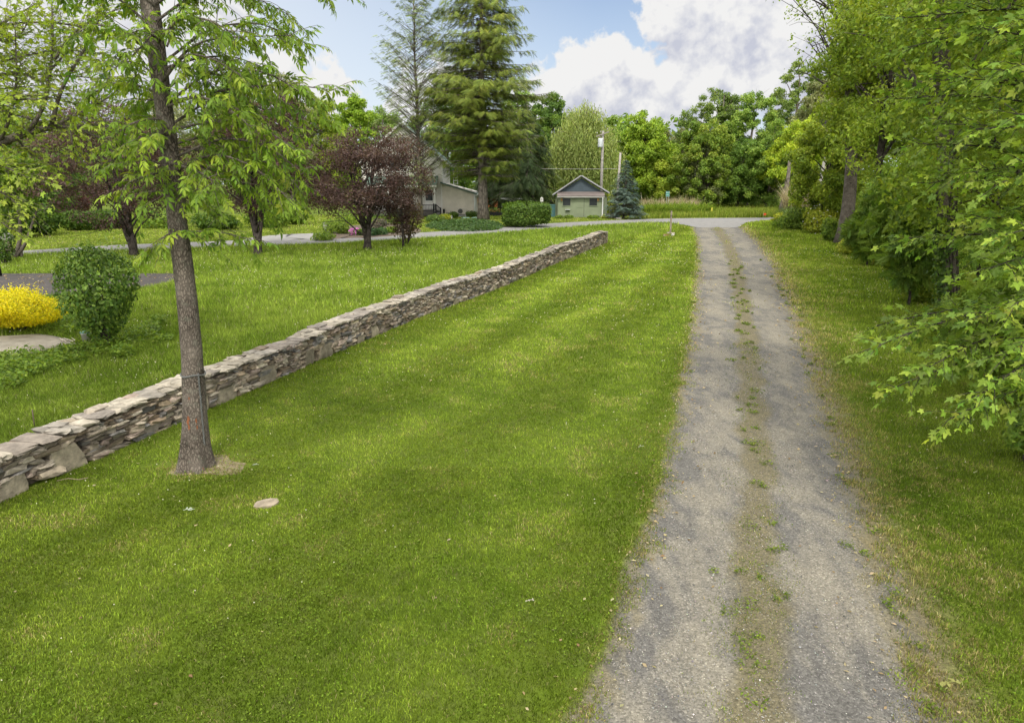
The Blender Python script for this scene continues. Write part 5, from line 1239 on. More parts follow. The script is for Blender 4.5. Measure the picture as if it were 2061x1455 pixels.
conifer('larch_tree', 'tall thin see-through larch with bare upswept twigs left of the huge spruce', b, zt(-75, Yl), [(fl_(400), 40 / k_), (fl_(330), 76 / k_), (fl_(240), 84 / k_), (fl_(130), 76 / k_), (fl_(30), 46 / k_), (1, .2)], [(.12, .165, .045), (.19, .24, .07), (.26, .30, .10)], 423, whorls=66, per=6, droop=-.0, up=.68, spray=.48, n_spray=21, trunk_r=.26, z0=fl_(395), hang=.15, tmpl=T_NEEDLE, rmin=.5, jz=1.2)
b = gp(1255, 441); Yb = b[1]; k_ = ppm(Yb)
conifer('blue_spruce', 'small conical blue-green spruce just right of the green shed', b, zt(322, Yb), [(.04, 40 / k_), (.14, 40 / k_), (.5, 25 / k_), (.8, 12 / k_), (1, .08)], G_BLUE, 424, whorls=26, per=15, droop=.1, spray=.42, n_spray=12, trunk_r=.12, z0=.07, hang=.25, tip_up=.12)

def willow(name, label, base, top, hw, seed, n_limb=46, strands=26):
    rng = np.random.default_rng(seed); base = np.asarray(base, float); Ht = top - base[2]; root = empty(name, base); tag(root, label, 'tree'); tb = MB(); cm = MB()
    tb.tube(np.array([(0, 0, -.2), (.1, 0, Ht * .2), (0, .1, Ht * .45), (.2, 0, Ht * .75)]), [.6, .5, .4, .1], 10); LP, LD, LU, LS, W = [], [], [], [], []
    for i in range(n_limb):
        az = i * 2.4 + rng.normal(0, .3); rr = hw * math.sqrt((i + .5) / n_limb) * rng.uniform(.8, 1.1); zt_ = Ht * (1 - .42 * (rr / hw) ** 2.0) * rng.uniform(.86, 1.02); st = np.array([0, 0, Ht * rng.uniform(.25, .6)])
        e = np.array([rr * math.cos(az), rr * math.sin(az), zt_]); P = curve(st, e, .16, 8, rng, .03); tb.tube(P, np.linspace(.12, .02, 8), 5); tw = rng.normal(0, .14)
        for k in range(strands):
            f = rng.uniform(.5, 1.0); p = np.array([np.interp(f * 7, np.arange(8), P[:, q]) for q in range(3)]) + rng.normal(0, 1, 3) * [.55, .55, .35]; Ls = min(rng.uniform(2.5, 8.0), p[2] - 1.2)
            m_ = int(Ls / .30); t = np.linspace(0, 1, m_); o = unit(np.array([p[0], p[1], 0]) + 1e-6) * rng.uniform(.1, .55)
            pos = p + o * (np.sqrt(t) * .9)[:, None] + np.stack([t * 0, t * 0, -Ls * t + .3 * np.sin(t * 3)], -1) + rng.normal(0, .04, (m_, 3)); LP.append(pos); LD.append(unit(rng.normal(0, .42, (m_, 3)) + [0, 0, -1])); LU.append(unit(rng.normal(0, .7, (m_, 3)) + o * 1.2)); LS.append(rng.uniform(.3, .5, m_)); W.append(np.full(m_, tw + rng.normal(0, .1)))
    tb.build('trunk', M['bark_far'], root); P = np.concatenate(LP); n = len(P); w_ = np.concatenate(W)
    cm.leaves((np.array([(0, 0, 0), (.14, .4, 0), (0, 1, 0), (-.14, .4, 0)]), [np.array([(0, 1, 2, 3)])]), P, np.concatenate(LD), np.concatenate(LU), np.concatenate(LS), palette(rng, n, G_WIL, .14, np.clip(rng.random(n) * .6 + .2 + w_, 0, .999))); cm.build('crown', M['leaf'], root); return root
willow('weeping_willow', 'weeping willow with long pale hanging strands behind the green shed', gy(1172, 90), zt(206, 90), 80 / ppm(90), 430, 76, 36)

# clipped hedge, ground cover and other planting near the house
b = gp(1060, 457); k_ = ppm(b[1]); bush('hedge', 'broad clipped green hedge mound left of the green shed', b, 54 / k_, 34 / k_, 47 / k_, [(.05, .10, .016), (.085, .145, .022), (.125, .195, .032)], 440, n=9000, leaf=.19, z_c=.42, lump=.14, shell=.09, box_=.35, cat='hedge', droop=-.3)
r = np.random.default_rng(12); q = MB(); a = np.array(COVER); n = 9000; p = r.uniform(a.min(0), a.max(0), (n, 2)); p = p[inpoly(p[:, 0], p[:, 1], COVER)]; n = len(p); c0 = a.mean(0)
dome = np.clip(1 - np.hypot((p[:, 0] - c0[0]) / (np.ptp(a[:, 0]) / 2), (p[:, 1] - c0[1]) / (np.ptp(a[:, 1]) / 2)) ** 2, 0, 1)
q.leaves(T_QUAD, np.column_stack([p, gz(p[:, 1]) + r.uniform(.1, .42, n) * (.35 + .75 * dome)]), unit(r.normal(0, 1, (n, 3)) * [1, 1, .5]), unit(r.normal(0, .5, (n, 3)) + [0, -.15, 1]), .22 * r.uniform(.7, 1.3, n), palette(r, n, [(.035, .075, .022), (.06, .11, .03), (.085, .14, .04)])); tag(q.build('ground_cover', M['leaf']), 'oval bed of dark ground cover under the huge spruce', 'ground cover', kind='stuff')
GB = 'plants of the flower garden'
for px, py, w_, h_, pal, sd_, lab, nm in [(668, 470, 20, 30, G_MID, 450, 'leafy green mound at the left end of the flower garden', 'garden_plant'), (690, 471, 14, 22, [(.08, .13, .014), (.13, .19, .02), (.17, .24, .03)], 451, 'yellow-green rounded plant left of the pink flowers', 'garden_plant'), (728, 474, 9, 13, G_DRK, 453, 'small dark plant right of the pink flowers', 'garden_plant'), (752, 475, 9, 15, [(.03, .07, .03), (.05, .10, .04), (.08, .14, .05)], 454, 'small blue-green plant right of the plum trunk', 'garden_plant'),
                                           (768, 473, 11, 15, [(.04, .09, .03), (.07, .13, .04), (.1, .17, .05)], 455, 'rounded green plant in the middle of the flower bed', 'garden_plant'), (788, 469, 10, 13, G_MID, 456, 'light green rounded plant at the right of the flower bed', 'garden_plant'), (765, 462, 16, 24, [(.06, .07, .045), (.10, .10, .07), (.20, .14, .13)], 457, 'feathery pinkish grey plant at the back of the flower bed', 'garden_plant'), (650, 484, 24, 18, G_MID, 458, 'low spreading plant at the near left corner of the flower garden', 'garden_plant'),
                                           (700, 452, 26, 30, G_MID, 459, 'tall leafy plant behind the pink flowers', 'garden_plant'), (740, 450, 24, 26, G_DRK, 460, 'dark leafy plant below the porch', 'garden_plant'), (795, 452, 30, 24, G_DRK, 461, 'leafy plant under the porch railing', 'garden_plant'), (875, 448, 20, 17, [(.05, .10, .02), (.09, .15, .03), (.14, .2, .05)], 462, 'bright leafy plant beside the porch steps', 'garden_plant'), (896, 443, 12, 12, G_YEL, 463, 'yellow-green plant by the white box at the porch', 'garden_plant'), (912, 440, 12, 14, G_DRK, 464, 'dark plant left of the cooling unit', 'garden_plant'), (950, 438, 14, 14, G_DRK, 465, 'dark plant right of the cooling unit', 'garden_plant'), (955, 430, 9, 28, G_MID, 466, 'climbing shrub at the right corner of the house wing', 'garden_plant')]:
    b = gp(px, py); k_ = ppm(b[1]); bush(nm, lab, b, w_ / k_, w_ / k_, h_ / k_, pal, sd_, n=700, leaf=.16, group=GB, stems=3, lump=.25, shell=.2)
b = gp(714, 474); k_ = ppm(b[1]); root = bush('flowering_plant', 'low plant covered in bright pink flowers in the garden bed', b, 11 / k_, 11 / k_, 14 / k_, G_MID, 452, n=400, leaf=.13, stems=3)
q = MB(); n = 130; d = unit(r.normal(0, 1, (n, 3)) + [0, -.4, .5]); q.leaves((octv, octf), d * [11 / k_, 11 / k_, 8 / k_] + [0, 0, 7 / k_], d, np.tile([0, 0, 1.], (n, 1)), r.uniform(.07, .13, n), palette(r, n, [(.45, .12, .38), (.62, .28, .55)])); q.build('flowers', M['petal'], root)
b = gp(658, 468); o = MB(); o.box(-.13, .13, -.05, .05, -.05, .78, (.30, .29, .27)); o.box(-.22, .22, -.06, .06, .0, .05, (.30, .29, .27)); o = o.build('garden_marker', M['stone']); o.location = tuple(b); o.rotation_euler = (0, R(-12), 0); tag(o, 'tilted grey stone slab marker standing at the left of the flower garden', 'stone marker')
# ------------------------------------------------------------------ trees beyond the lane
BG = 'trees beyond the lane'
FAR = [ # px, Y, ytop, hw, palette, seed, clumps, per, leaf, cb, rc, label, kw
 (1290, 98, 222, 70, [(.07, .13, .014), (.12, .19, .022), (.17, .25, .03)], 501, 90, 210, .5, .04, (.17, .27), 'full bright green tree rising right of the weeping willow', {}),
 (1232, 108, 236, 52, G_MID, 502, 60, 170, .5, .05, (.2, .3), 'green tree partly hidden behind the right side of the willow', {}),
 (1345, 112, 262, 46, G_OLI, 503, 60, 130, .5, .06, (.15, .26), 'ragged olive tree in the gap where the tree line is lowest', {'irregular': .4}),
 (1328, 96, 312, 66, [(.09, .15, .02), (.15, .215, .028), (.21, .27, .04)], 504, 60, 170, .36, .03, (.18, .28), 'low yellow-green shrubby tree behind the green road sign', {}),
 (1413, 92, 290, 50, [(.05, .07, .03), (.085, .11, .05), (.12, .15, .07)], 505, 70, 110, .3, .05, (.16, .26), 'grey-olive shrubby tree with thin tangled stems above the left reeds', {'multi': 4}),
 (1442, 104, 172, 66, [(.05, .09, .022), (.08, .13, .032), (.12, .17, .045)], 506, 90, 120, .46, .08, (.12, .22), 'tallest airy tree left of the clump, with a feathery top', {'irregular': .4}),
 (1412, 92, 242, 62, [(.06, .11, .018), (.10, .16, .025), (.16, .20, .035)], 507, 80, 200, .42, .03, (.17, .26), 'dense rounded green tree with tan tips behind the grey-olive one', {}),
 (1500, 98, 186, 60, G_MID, 508, 70, 180, .45, .05, (.17, .27), 'green tree to the right of the feathery tall one', {}),
 (1482, 94, 280, 66, _adj(G_DRK, (1.3, 1.25, 1.2)), 509, 80, 190, .38, .02, (.17, .26), 'dark green leafy tree reaching down to the grass in the middle of the far trees', {}),
 (1583, 116, 118, 62, [(.055, .095, .025), (.09, .14, .035), (.13, .18, .05)], 510, 100, 120, .5, .1, (.13, .22), 'very tall airy tree farthest back near the wooden pole', {'irregular': .4}),
 (1583, 88, 232, 60, _adj(G_MID, (1.2, 1.1, .9)), 511, 80, 170, .38, .18, (.17, .27), 'yellow-green tree over a leaning brown stem at the road bend', {'lean': (.8, 0)}),
 (1545, 92, 240, 62, G_MID, 512, 70, 180, .4, .02, (.17, .27), 'dark dense tree behind the yellow-green one', {}),
 (1635, 96, 158, 66, G_OLI, 513, 70, 170, .45, .04, (.17, .27), 'olive green tree behind the wooden pole', {}),
 (1690, 112, 90, 90, G_MID, 514, 80, 160, .5, .05, (.17, .27), 'broad tall tree hidden behind the sparse limbs on the right', {}),
 (1110, 108, 190, 60, G_DRK, 515, 70, 180, .5, .05, (.17, .27), 'dark tree between the huge spruce and the willow', {}),
 (1040, 112, 180, 60, G_MID, 516, 60, 180, .5, .05, (.2, .3), 'green tree hidden behind the lower limbs of the huge spruce', {}),
 (722, 112, 186, 46, [(.075, .14, .014), (.125, .205, .022), (.18, .26, .03)], 517, 60, 190, .5, .06, (.2, .32), 'bright green tree above the house roof left of the larch', {}),
 (655, 122, 200, 60, [(.09, .14, .018), (.14, .20, .026), (.2, .26, .035)], 518, 70, 190, .5, .05, (.2, .3), 'yellow-green tree showing above the purple trees', {}),
 (780, 124, 215, 60, G_MID, 519, 70, 170, .5, .05, (.2, .3), 'green tree behind the larch and the house roof', {}),
 (592, 118, 148, 62, G_OLI, 520, 80, 150, .5, .06, (.16, .26), 'olive tree behind the middle purple tree', {}),
 (480, 112, 160, 80, G_MID, 521, 80, 170, .5, .05, (.18, .28), 'green tree behind the hickory branches', {}),
 (340, 96, 190, 85, G_OLI, 522, 80, 170, .45, .05, (.18, .28), 'olive tree behind the hickory trunk', {}),
 (200, 88, 240, 85, G_MID, 523, 80, 170, .42, .03, (.18, .28), 'green tree behind the leftmost purple tree', {}),
 (80, 66, 270, 90, G_DRK, 524, 90, 190, .34, .03, (.18, .28), 'dark green tree at the back of the left lawn', {}),
 (-80, 60, 220, 110, G_MID, 525, 80, 190, .34, .03, (.18, .28), 'green tree at the far left back of the lawn', {}),
 (128, 72, 365, 46, REDB, 526, 46, 170, .3, .03, (.2, .32), 'low dark red-leaved tree at the back of the left lawn', {}),
 (905, 118, 150, 80, G_DRK, 527, 80, 160, .5, .05, (.18, .28), 'dark tree directly behind the huge spruce', {})]
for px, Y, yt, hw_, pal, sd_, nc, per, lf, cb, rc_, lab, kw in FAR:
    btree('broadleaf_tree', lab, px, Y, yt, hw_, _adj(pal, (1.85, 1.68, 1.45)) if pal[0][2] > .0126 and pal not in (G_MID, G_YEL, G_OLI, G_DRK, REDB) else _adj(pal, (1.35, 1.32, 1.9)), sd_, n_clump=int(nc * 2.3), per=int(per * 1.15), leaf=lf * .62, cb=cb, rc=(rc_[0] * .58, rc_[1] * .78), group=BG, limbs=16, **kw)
b = gp(1570, 428); Yb = 80.0; b = gy(1570, Yb); o = MB(); o.tube(path_px([(1570, 436, Yb), (1574, 415, Yb), (1581, 390, Yb), (1586, 360, Yb), (1590, 320, Yb)], b), [.38, .30, .26, .22, .16], 9); o = o.build('leaning_trunk', M['bark_far']); o.location = tuple(b); tag(o, 'leaning bare brown tree stem standing by the right reeds', 'tree stem')
# back hedges at the left lawn
for px, py, w_, h_, pal, sd_, lab in [(90, 474, 42, 62, G_DRK, 530, 'dark hedge bush at the left back of the lawn beside the red-leaved tree'), (30, 480, 40, 80, G_DRK, 531, 'dark bush behind the mailbox at the back of the lawn'), (160, 464, 40, 44, G_DRK, 532, 'dark bush right under the red-leaved tree'), (220, 460, 40, 36, G_DRK, 533, 'dark bush behind the leftmost purple tree'), (330, 458, 60, 36, G_MID, 534, 'green bush at the back of the lawn behind the hickory trunk'), (440, 462, 50, 34, G_DRK, 535, 'dark bush beyond the gravel lot'), (590, 452, 40, 44, G_MID, 536, 'green bush left of the house porch'), (535, 458, 40, 40, G_MID, 537, 'green bush behind the gravel lot')]:
    b = gp(px, py); k_ = ppm(b[1]); bush('bush', lab, b, w_ / k_, w_ / k_ * .7, h_ / k_, pal, sd_, n=2400, leaf=.24, group='bushes at the back of the left lawn', lump=.25, shell=.2)
# far wood closing the view
r = np.random.default_rng(33); fw = MB(); Ps = []; Us = []
for k in range(330):
    Y = r.uniform(135, 175); x = r.uniform(-190, 190); hh = 9 + 9 * vnoise(x * .05 + 40, 3.) + r.uniform(-2, 2); z = float(gz(Y))
    for j in range(5):
        P, U = puff(r, np.array([x + r.normal(0, 2.5), Y + r.normal(0, 2), z + hh * r.uniform(.08, .95)]), r.uniform(2.2, 3.6), 60); Ps.append(P); Us.append(U)
P = np.concatenate(Ps); U = np.concatenate(Us); n = len(P); fw.leaves(T_QUAD, P, np.cross(U, r.normal(0, 1, (n, 3))), U, r.uniform(.8, 1.3, n), palette(r, n, G_MID, .2)); tag(fw.build('far_woods', M['leaf']), 'distant continuous wood closing the view behind the houses', 'woods', kind='stuff')

# tall grass and reeds beyond the road
r = np.random.default_rng(44)
def tall_grass(name, label, poly, n, h, wd, pal, seed, mat='grass', kind='stuff', cat='grass', lean=.3):
    r = np.random.default_rng(seed); a = np.array(poly); p = r.uniform(a.min(0), a.max(0), (int(n * 2.2), 2)); p = p[inpoly(p[:, 0], p[:, 1], poly)][:n]; n = len(p); m = MB()
    hh = h * r.lognormal(0, .22, n) * (.7 + .6 * fbm(p[:, 0] * .35, p[:, 1] * .35 + seed)); blade_mesh(m, np.column_stack([p, gz(p[:, 1])]), hh, wd * r.uniform(.6, 1.4, n), r.normal(0, lean, (n, 2)), palette(r, n, pal, .16), True)
    o = m.build(name, M[mat]); tag(o, label, cat, kind=kind); return o
W2 = lambda pts: [tuple(gy(px, Y)[:2]) for px, Y in pts]
yl_ = lambda px: float(np.interp(gp(px, 445)[0], LANE_U[:, 0], LANE_U[:, 1])) + .4
rows = [1285, 1340, 1400, 1460, 1520, 1575]
fieldp = [tuple(gp(px, 439.2 if px > 1380 else 442.5 - (px - 1285) * .028)[:2] + np.array([0, .5])) for px in rows] + W2([(1590, 104), (1280, 104)])
tall_grass('roadside_grass', 'tall pale green roadside grass beyond the lane junction', fieldp, 26000, .55, .07, [(.11, .17, .018), (.19, .25, .03), (.28, .30, .07)], 1)
tall_grass('roadside_weeds', 'bushy bright green weeds along the lane under the left reeds', W2([(1284, 75.5), (1330, 76), (1400, 78), (1440, 80), (1420, 82), (1284, 80)]), 9000, 1.0, .09, [(.09, .16, .018), (.15, .22, .026), (.22, .29, .035)], 2, lean=.5)
TANS = [(.24, .20, .12), (.36, .31, .20), (.46, .41, .28)]
tall_grass('reed_clump', 'feathery tan dry reeds beside the green road sign', W2([(1292, 85), (1335, 83.5), (1380, 82), (1404, 82.5), (1400, 86), (1290, 89)]), 6500, 1.25, .06, TANS, 3, kind='thing', cat='reeds', lean=.26)['group'] = 'dry reeds by the road'
tall_grass('reed_clump', 'feathery tan dry reeds right of the leaning brown stem by the woods', W2([(1578, 76), (1648, 70), (1652, 74), (1582, 80)]), 3600, 2.3, .06, TANS, 4, kind='thing', cat='reeds', lean=.3)['group'] = 'dry reeds by the road'
tall_grass('verge_weeds', 'tall weeds growing in front of the right-hand reeds and bushes', W2([(1572, 66), (1640, 58), (1665, 60), (1600, 72)]), 5200, .95, .06, [(.07, .11, .03), (.11, .16, .045), (.16, .2, .07)], 5, lean=.5)

# ------------------------------------------------------------------ green shed
b = gp(1168, 438.5); Ys = b[1]; k_ = ppm(Ys); sh_ = empty('garden_shed', b, -math.atan2(b[0], b[1])); tag(sh_, 'small pale green shed with dark blue-grey gable and lean-to front roof', 'shed')
SG = (.205, .24, .15); SG2 = (.175, .205, .13); DG = (.055, .075, .09)
ux = lambda px: (px - 1168) / k_; uz = lambda py: (438.5 - py) / k_
q = MB(); # main gabled body set back a little, with wide eaves
xl0, xr0 = ux(1117), ux(1221); ze = uz(398); zr = uz(358.5)
q.prism([(xl0, -.1), (xr0, -.1), (xr0, ze), (0, zr - .12), (xl0, ze)], 1.0, 6.5, SG2)
q.box(ux(1122), ux(1213), 0, .985, -.1, uz(396), SG)
n_b = 14; x0, x1 = ux(1122), ux(1213)
for i in range(n_b):            # battens
    xx = x0 + .05 + (x1 - x0 - .1) * i / (n_b - 1)
    if abs(xx - ux(1167)) < .55 or abs(xx - ux(1140)) < .42 or abs(xx - ux(1193)) < .42: continue
    q.box(xx - .025, xx + .025, -.022, -.001, -.05, uz(397), SG)
for y_ in np.linspace(1.3, 6.2, 9): q.box(xr0 + .001, xr0 + .025, y_ - .03, y_ + .03, -.1, ze - .1, SG2); q.box(xl0 - .025, xl0 - .001, y_ - .03, y_ + .03, -.1, ze - .1, SG2)
q.build('wall', M['paint'], sh_)
q = MB()                        # gable boards
z0 = uz(388.5); nb = 8
for i in range(nb):
    za = z0 + (zr - .2 - z0) * i / nb; zb = z0 + (zr - .2 - z0) * (i + 1) / nb; f = lambda z: (zr - .18 - z) / (zr - z0) * abs(ux(1118))
    q.add([(-f(za), .965, za), (f(za), .965, za), (f(zb), .985, zb + .012), (-f(zb), .985, zb + .012)], np.array([(0, 1, 2, 3)]), DG)
q.build('gable', M['paint'], sh_)
q = MB(); grey = (.22, .22, .225)
for sg in (-1, 1):
    ex_, ez_ = (ux(1111.5), uz(396)) if sg < 0 else (ux(1224.5), uz(392)); q.slab((0, .55, zr), (ex_, .55, ez_ - .0), .07 * (1 if sg < 0 else -1) * -1, (0, 1, 0), 6.3, (.14, .14, .145))
rf = q.build('roof', M['paint'], sh_)
q = MB()
for sg in (-1, 1):
    ex_, ez_ = (ux(1111.5), uz(396)) if sg < 0 else (ux(1224.5), uz(392)); q.slab((0, .52, zr + .075), (ex_, .52, ez_ + .075), .10 * sg, (0, 1, 0), .03, (.34, .34, .355))
q.build('barge_board', M['paint'], rf)
q = MB(); q.slab((ux(1121), -.32, uz(396.5)), (ux(1215), -.32, uz(396.5)), .05, unit(np.array([0, 1.28, uz(388.5) - uz(396.5)])), 1.33, (.15, .125, .115)); por = q.build('porch_roof', M['paint'], sh_)
q = MB(); q.box(ux(1121), ux(1215), -.40, -.325, uz(399), uz(396.8), (.33, .325, .30)); q.build('gutter', M['paint'], por)
q = MB(); P = np.array([(ux(1211.5), -.36, uz(399)), (ux(1211.5), -.30, uz(401)), (ux(1211.5), -.28, uz(438)), (ux(1211), -.38, uz(441))]); q.tube(P, .065, 8, (.72, .72, .70)); q.build('downpipe', M['paint'], sh_)
q = MB(); q.box(ux(1158.5), ux(1174.5), -.03, -.002, .0, uz(399.5), SG); q.box(ux(1159.5), ux(1173.5), -.045, -.031, uz(419.6), uz(419.0), (.13, .17, .09)); 
for xx in np.linspace(ux(1161), ux(1172.5), 8): q.box(xx - .018, xx + .018, -.045, -.031, .05, uz(429), SG2)
dr_ = q.build('door', M['paint'], sh_); q = MB(); q.box(ux(1174.5), ux(1175.2), -.03, -.003, -.02, uz(399.5), (.02, .025, .02)); q.box(ux(1158.5), ux(1175.2), -.03, -.003, -.03, -.002, (.02, .025, .02)); q.build('gap', M['paint'], dr_)
for c in (1140, 1193):
    q = MB(); x0, x1, z0, z1 = ux(c - 8.6), ux(c + 8.6), uz(416), uz(399.6)
    q.box(x0, x1, -.06, -.001, z0, z0 + .07, SG2); q.box(x0, x1, -.06, -.001, z1 - .05, z1, SG2); q.box(x0, x0 + .06, -.06, -.001, z0 + .07, z1 - .05, SG2); q.box(x1 - .06, x1, -.06, -.001, z0 + .07, z1 - .05, SG2); wn = q.build('window', M['paint'], sh_)
    q = MB(); q.box(x0 + .06, x1 - .06, -.03, -.002, z0 + .07, z1 - .05, (.03, .03, .03)); q.build('pane', M['glass'], wn)
for c in (1130, 1202.5):
    q = MB(); q.box(ux(c - 1.6), ux(c + 1.6), -.14, -.024, uz(405.8), uz(400), (.30, .17, .06)); q.prism([(ux(c - 2), uz(400)), (ux(c + 2), uz(400)), (ux(c), uz(398.8))], -.16, -.024, (.24, .14, .05)); q.build('lantern', M['wood'], sh_)
q = MB(); q.box(ux(1138), ux(1147.5), -.30, -.026, uz(423.2), uz(422), (.40, .42, .40)); q.tube(np.array([(ux(1140), -.03, uz(427)), (ux(1141), -.25, uz(423))]), .02, 5, (.2, .22, .2)); q.tube(np.array([(ux(1145), -.03, uz(427)), (ux(1144), -.25, uz(423))]), .02, 5, (.2, .22, .2)); q.build('shelf', M['paint'], sh_)
for px, w_, lab, sd_ in [(1126, 8, 'low green plants at the left foot of the green shed', 550), (1145, 10, 'low green plants under the shelf of the green shed', 551), (1193, 13, 'low green plants at the right foot of the green shed front', 552), (1217, 6, 'bright green weed clump at the shed downpipe foot', 553)]:
    bb = gp(px, 440.5); bush('shed_plant', lab, bb, w_ / k_, .25, 7 / k_, G_MID if sd_ != 553 else G_YEL, sd_, n=420, leaf=.15, stems=2, group='plants at the foot of the shed', shell=.25)
bb = gp(1236, 437); bush('garden_plant', 'yellow-green leafy plant between shed and blue spruce', bb, .55, .5, 1.35, G_YEL, 554, n=700, leaf=.17, stems=3, shell=.25)
bb = gy(1226, 79); bush('shrub', 'yellow-tinged shrub behind the right corner of the shed', bb, .7, .6, 2.6, G_YEL, 555, n=800, leaf=.2, stems=3, shell=.25)
# teal panel left of the shed
bb = gy(1113, Ys + 1.5); o = empty('teal_bin', bb); tag(o, 'teal ribbed bin standing against the left side of the green shed', 'bin'); kk = ppm(Ys + 1.5)
q = MB(); q.box(-.28, .28, 0, .6, 0, 1.25, (.06, .14, .14)); 
for i in range(6): q.box(-.27 + .1 * i, -.22 + .1 * i, -.02, -.001, .02, 1.22, (.07, .16, .16))
q.build('body', M['paint'], o); q = MB(); q.box(-.32, .32, -.05, .64, 1.252, 1.32, (.09, .19, .19)); q.build('lid', M['paint'], o)
# stones and logs by the shed
r = np.random.default_rng(50)
for i, (px, py) in enumerate([(1220, 438), (1224, 439), (1229, 438.5), (1222, 438.2), (1227, 438.4), (1225, 438.3), (1229, 439.5), (1223, 439.8)]):
    c = gp(px, py + .6); lv = [0, 0, 0, 1, 1, 2, 0, 0][i]; q = MB(); add_stone(q, np.zeros(3), np.array([1., 0, 0]), np.array([0, 1., 0]), UPZ, np.array([r.uniform(.24, .36), .3, .17]), np.array([.30, .25, .2]) * r.uniform(.5, 1.5), r); o = q.build('stone', M['stone']); o.location = (c[0], c[1], c[2] + .08 + .15 * lv); tag(o, 'rough stone in the small heap at the right corner of the green shed', 'stone', 'stones heaped beside the shed')
for i, (px, py) in enumerate([(1237, 440), (1242, 441), (1245, 442.3)]):
    c = gp(px, py); q = MB(); add_stone(q, np.zeros(3), unit(np.array([1., -.25, 0])), unit(np.array([.25, 1., 0])), UPZ, np.array([.55, .26, .2]), np.array([.30, .28, .26]) * r.uniform(.8, 1.3), r); o = q.build('stone', M['stone']); o.location = (c[0], c[1], c[2] + .09); tag(o, 'flat grey stone lying in the grass between shed and lane', 'stone', 'loose grey stones in front of the blue spruce')

# ------------------------------------------------------------------ house with siding
Yh = 77.0; hb = gy(815, Yh); kh = ppm(Yh); hs = empty('siding_house', hb); tag(hs, 'cream clapboard house with green roofs, porch and side wing half hidden by trees', 'house')
hx = lambda px: (px - 815) / kh; hz_f = lambda py: zt(py, Yh) - hb[2]
CREAM = (.56, .535, .48); TRIM = (.60, .59, .55); GREENR = (.085, .125, .10)
def siding(b, x0, x1, z0, z1, y, lap=.2, top=None, col=CREAM, ax='x'):
    """clapboards: each course leans out at its lower edge; top(x) optional upper outline"""
    z = z0
    while z < z1 - .02:
        zb = min(z + lap, z1); a, c = x0, x1
        if top is not None:
            a, c = top(z + .5 * lap)
            if c - a < .1: break
        V = [(a, y - .035, z), (c, y - .035, z), (c, y - .004, zb), (a, y - .004, zb), (a, y - .004, z), (c, y - .004, z)]
        if ax == 'y': V = [(-(v[1]), v[0], v[2]) for v in V]
        b.add(V, [np.array([(0, 1, 2, 3)]), np.array([(0, 4, 5, 1)])], col); z += lap
xL, xR = hx(733), hx(893); zE = hz_f(328); zP = hz_f(250)
q = MB(); q.prism([(xL, -.2), (xR, -.2), (xR, zE), (0, zP), (xL, zE)], 0, 9, CREAM)
def gtop(z): 
    if z < zE: return xL, xR
    f = (zP - z) / (zP - zE); return xL * f, xR * f
siding(q, xL, xR, .5, zP, 0, .2, gtop); q.box(xR - .12, xR + .03, -.05, -.037, .0, zE, TRIM); q.box(xL - .03, xL + .12, -.05, -.037, .0, zE, TRIM)
q.build('wall', M['paint'], hs)
q = MB()
for sg in (-1, 1): q.slab((0, -.4, zP + .02), (sg * (abs(xR) + .55), -.4, zE - .22), .14 * sg, (0, 1, 0), 9.8, GREENR)
rf = q.build('roof', M['paint'], hs); q = MB()
for sg in (-1, 1): q.slab((0, -.44, zP - .02), (sg * (abs(xR) + .55), -.44, zE - .26), .22 * sg, (0, 1, 0), .035, TRIM)
q.build('rake_trim', M['paint'], rf); q = MB(); q.tube(np.array([(abs(xR) + .5, -.5, zE - .18), (abs(xR) + .5, 9.3, zE - .18)]), .11, 8, TRIM); q.build('gutter', M['paint'], rf)
q = MB(); q.box(hx(869.2), hx(870.6), 1.5, 1.75, hz_f(310), hz_f(288), (.5, .5, .48)); q.build('vent_pipe', M['paint'], rf)
def hwin(x0, x1, z0, z1, y, parent, tint=(.03, .03, .03), n=2):
    q = MB(); t = .10; q.box(x0 - t, x1 + t, y - .08, y - .037, z1, z1 + t, TRIM); q.box(x0 - t, x1 + t, y - .10, y - .037, z0 - t, z0, TRIM); q.box(x0 - t, x0, y - .08, y - .037, z0, z1, TRIM); q.box(x1, x1 + t, y - .08, y - .037, z0, z1, TRIM); q.box(x0, x1, y - .07, y - .037, (z0 + z1) / 2 - .03, (z0 + z1) / 2 + .03, TRIM)
    w = q.build('window', M['paint'], parent); q = MB(); q.box(x0, x1, y - .055, y - .0371, z0, z1, tint); q.build('pane', M['glass'], w)
hwin(hx(757), hx(773), hz_f(410), hz_f(378), 0, hs); hwin(hx(790), hx(808), hz_f(345), hz_f(312), 0, hs); hwin(hx(838), hx(852), hz_f(345), hz_f(312), 0, hs)
q = MB(); q.box(hx(856), hx(874), -.075, -.037, hz_f(420), hz_f(381), TRIM); d_ = q.build('door', M['paint'], hs); q = MB(); q.box(hx(858), hx(872), -.085, -.0751, hz_f(404), hz_f(384), (.03, .03, .03)); q.build('pane', M['glass'], d_); q = MB(); q.box(hx(871.5), hx(872.6), -.12, -.0852, hz_f(407), hz_f(405.6), (.3, .28, .2)); q.build('handle', M['metal'], d_)
q = MB(); q.slab((hx(742), -2.2, hz_f(373.5)), (hx(884), -2.2, hz_f(373.5)), .12, unit(np.array([0, 2.2, hz_f(356) - hz_f(373)])), 2.5, GREENR); pr_ = q.build('porch_roof', M['paint'], hs); q = MB(); q.box(hx(741), hx(885), -2.28, -2.21, hz_f(377), hz_f(372.6), TRIM); q.build('fascia', M['paint'], pr_)
q = MB(); q.box(hx(742), hx(886), -2.2, -.06, .15, hz_f(424), (.06, .055, .05)); q.build('porch_floor', M['paint'], hs)
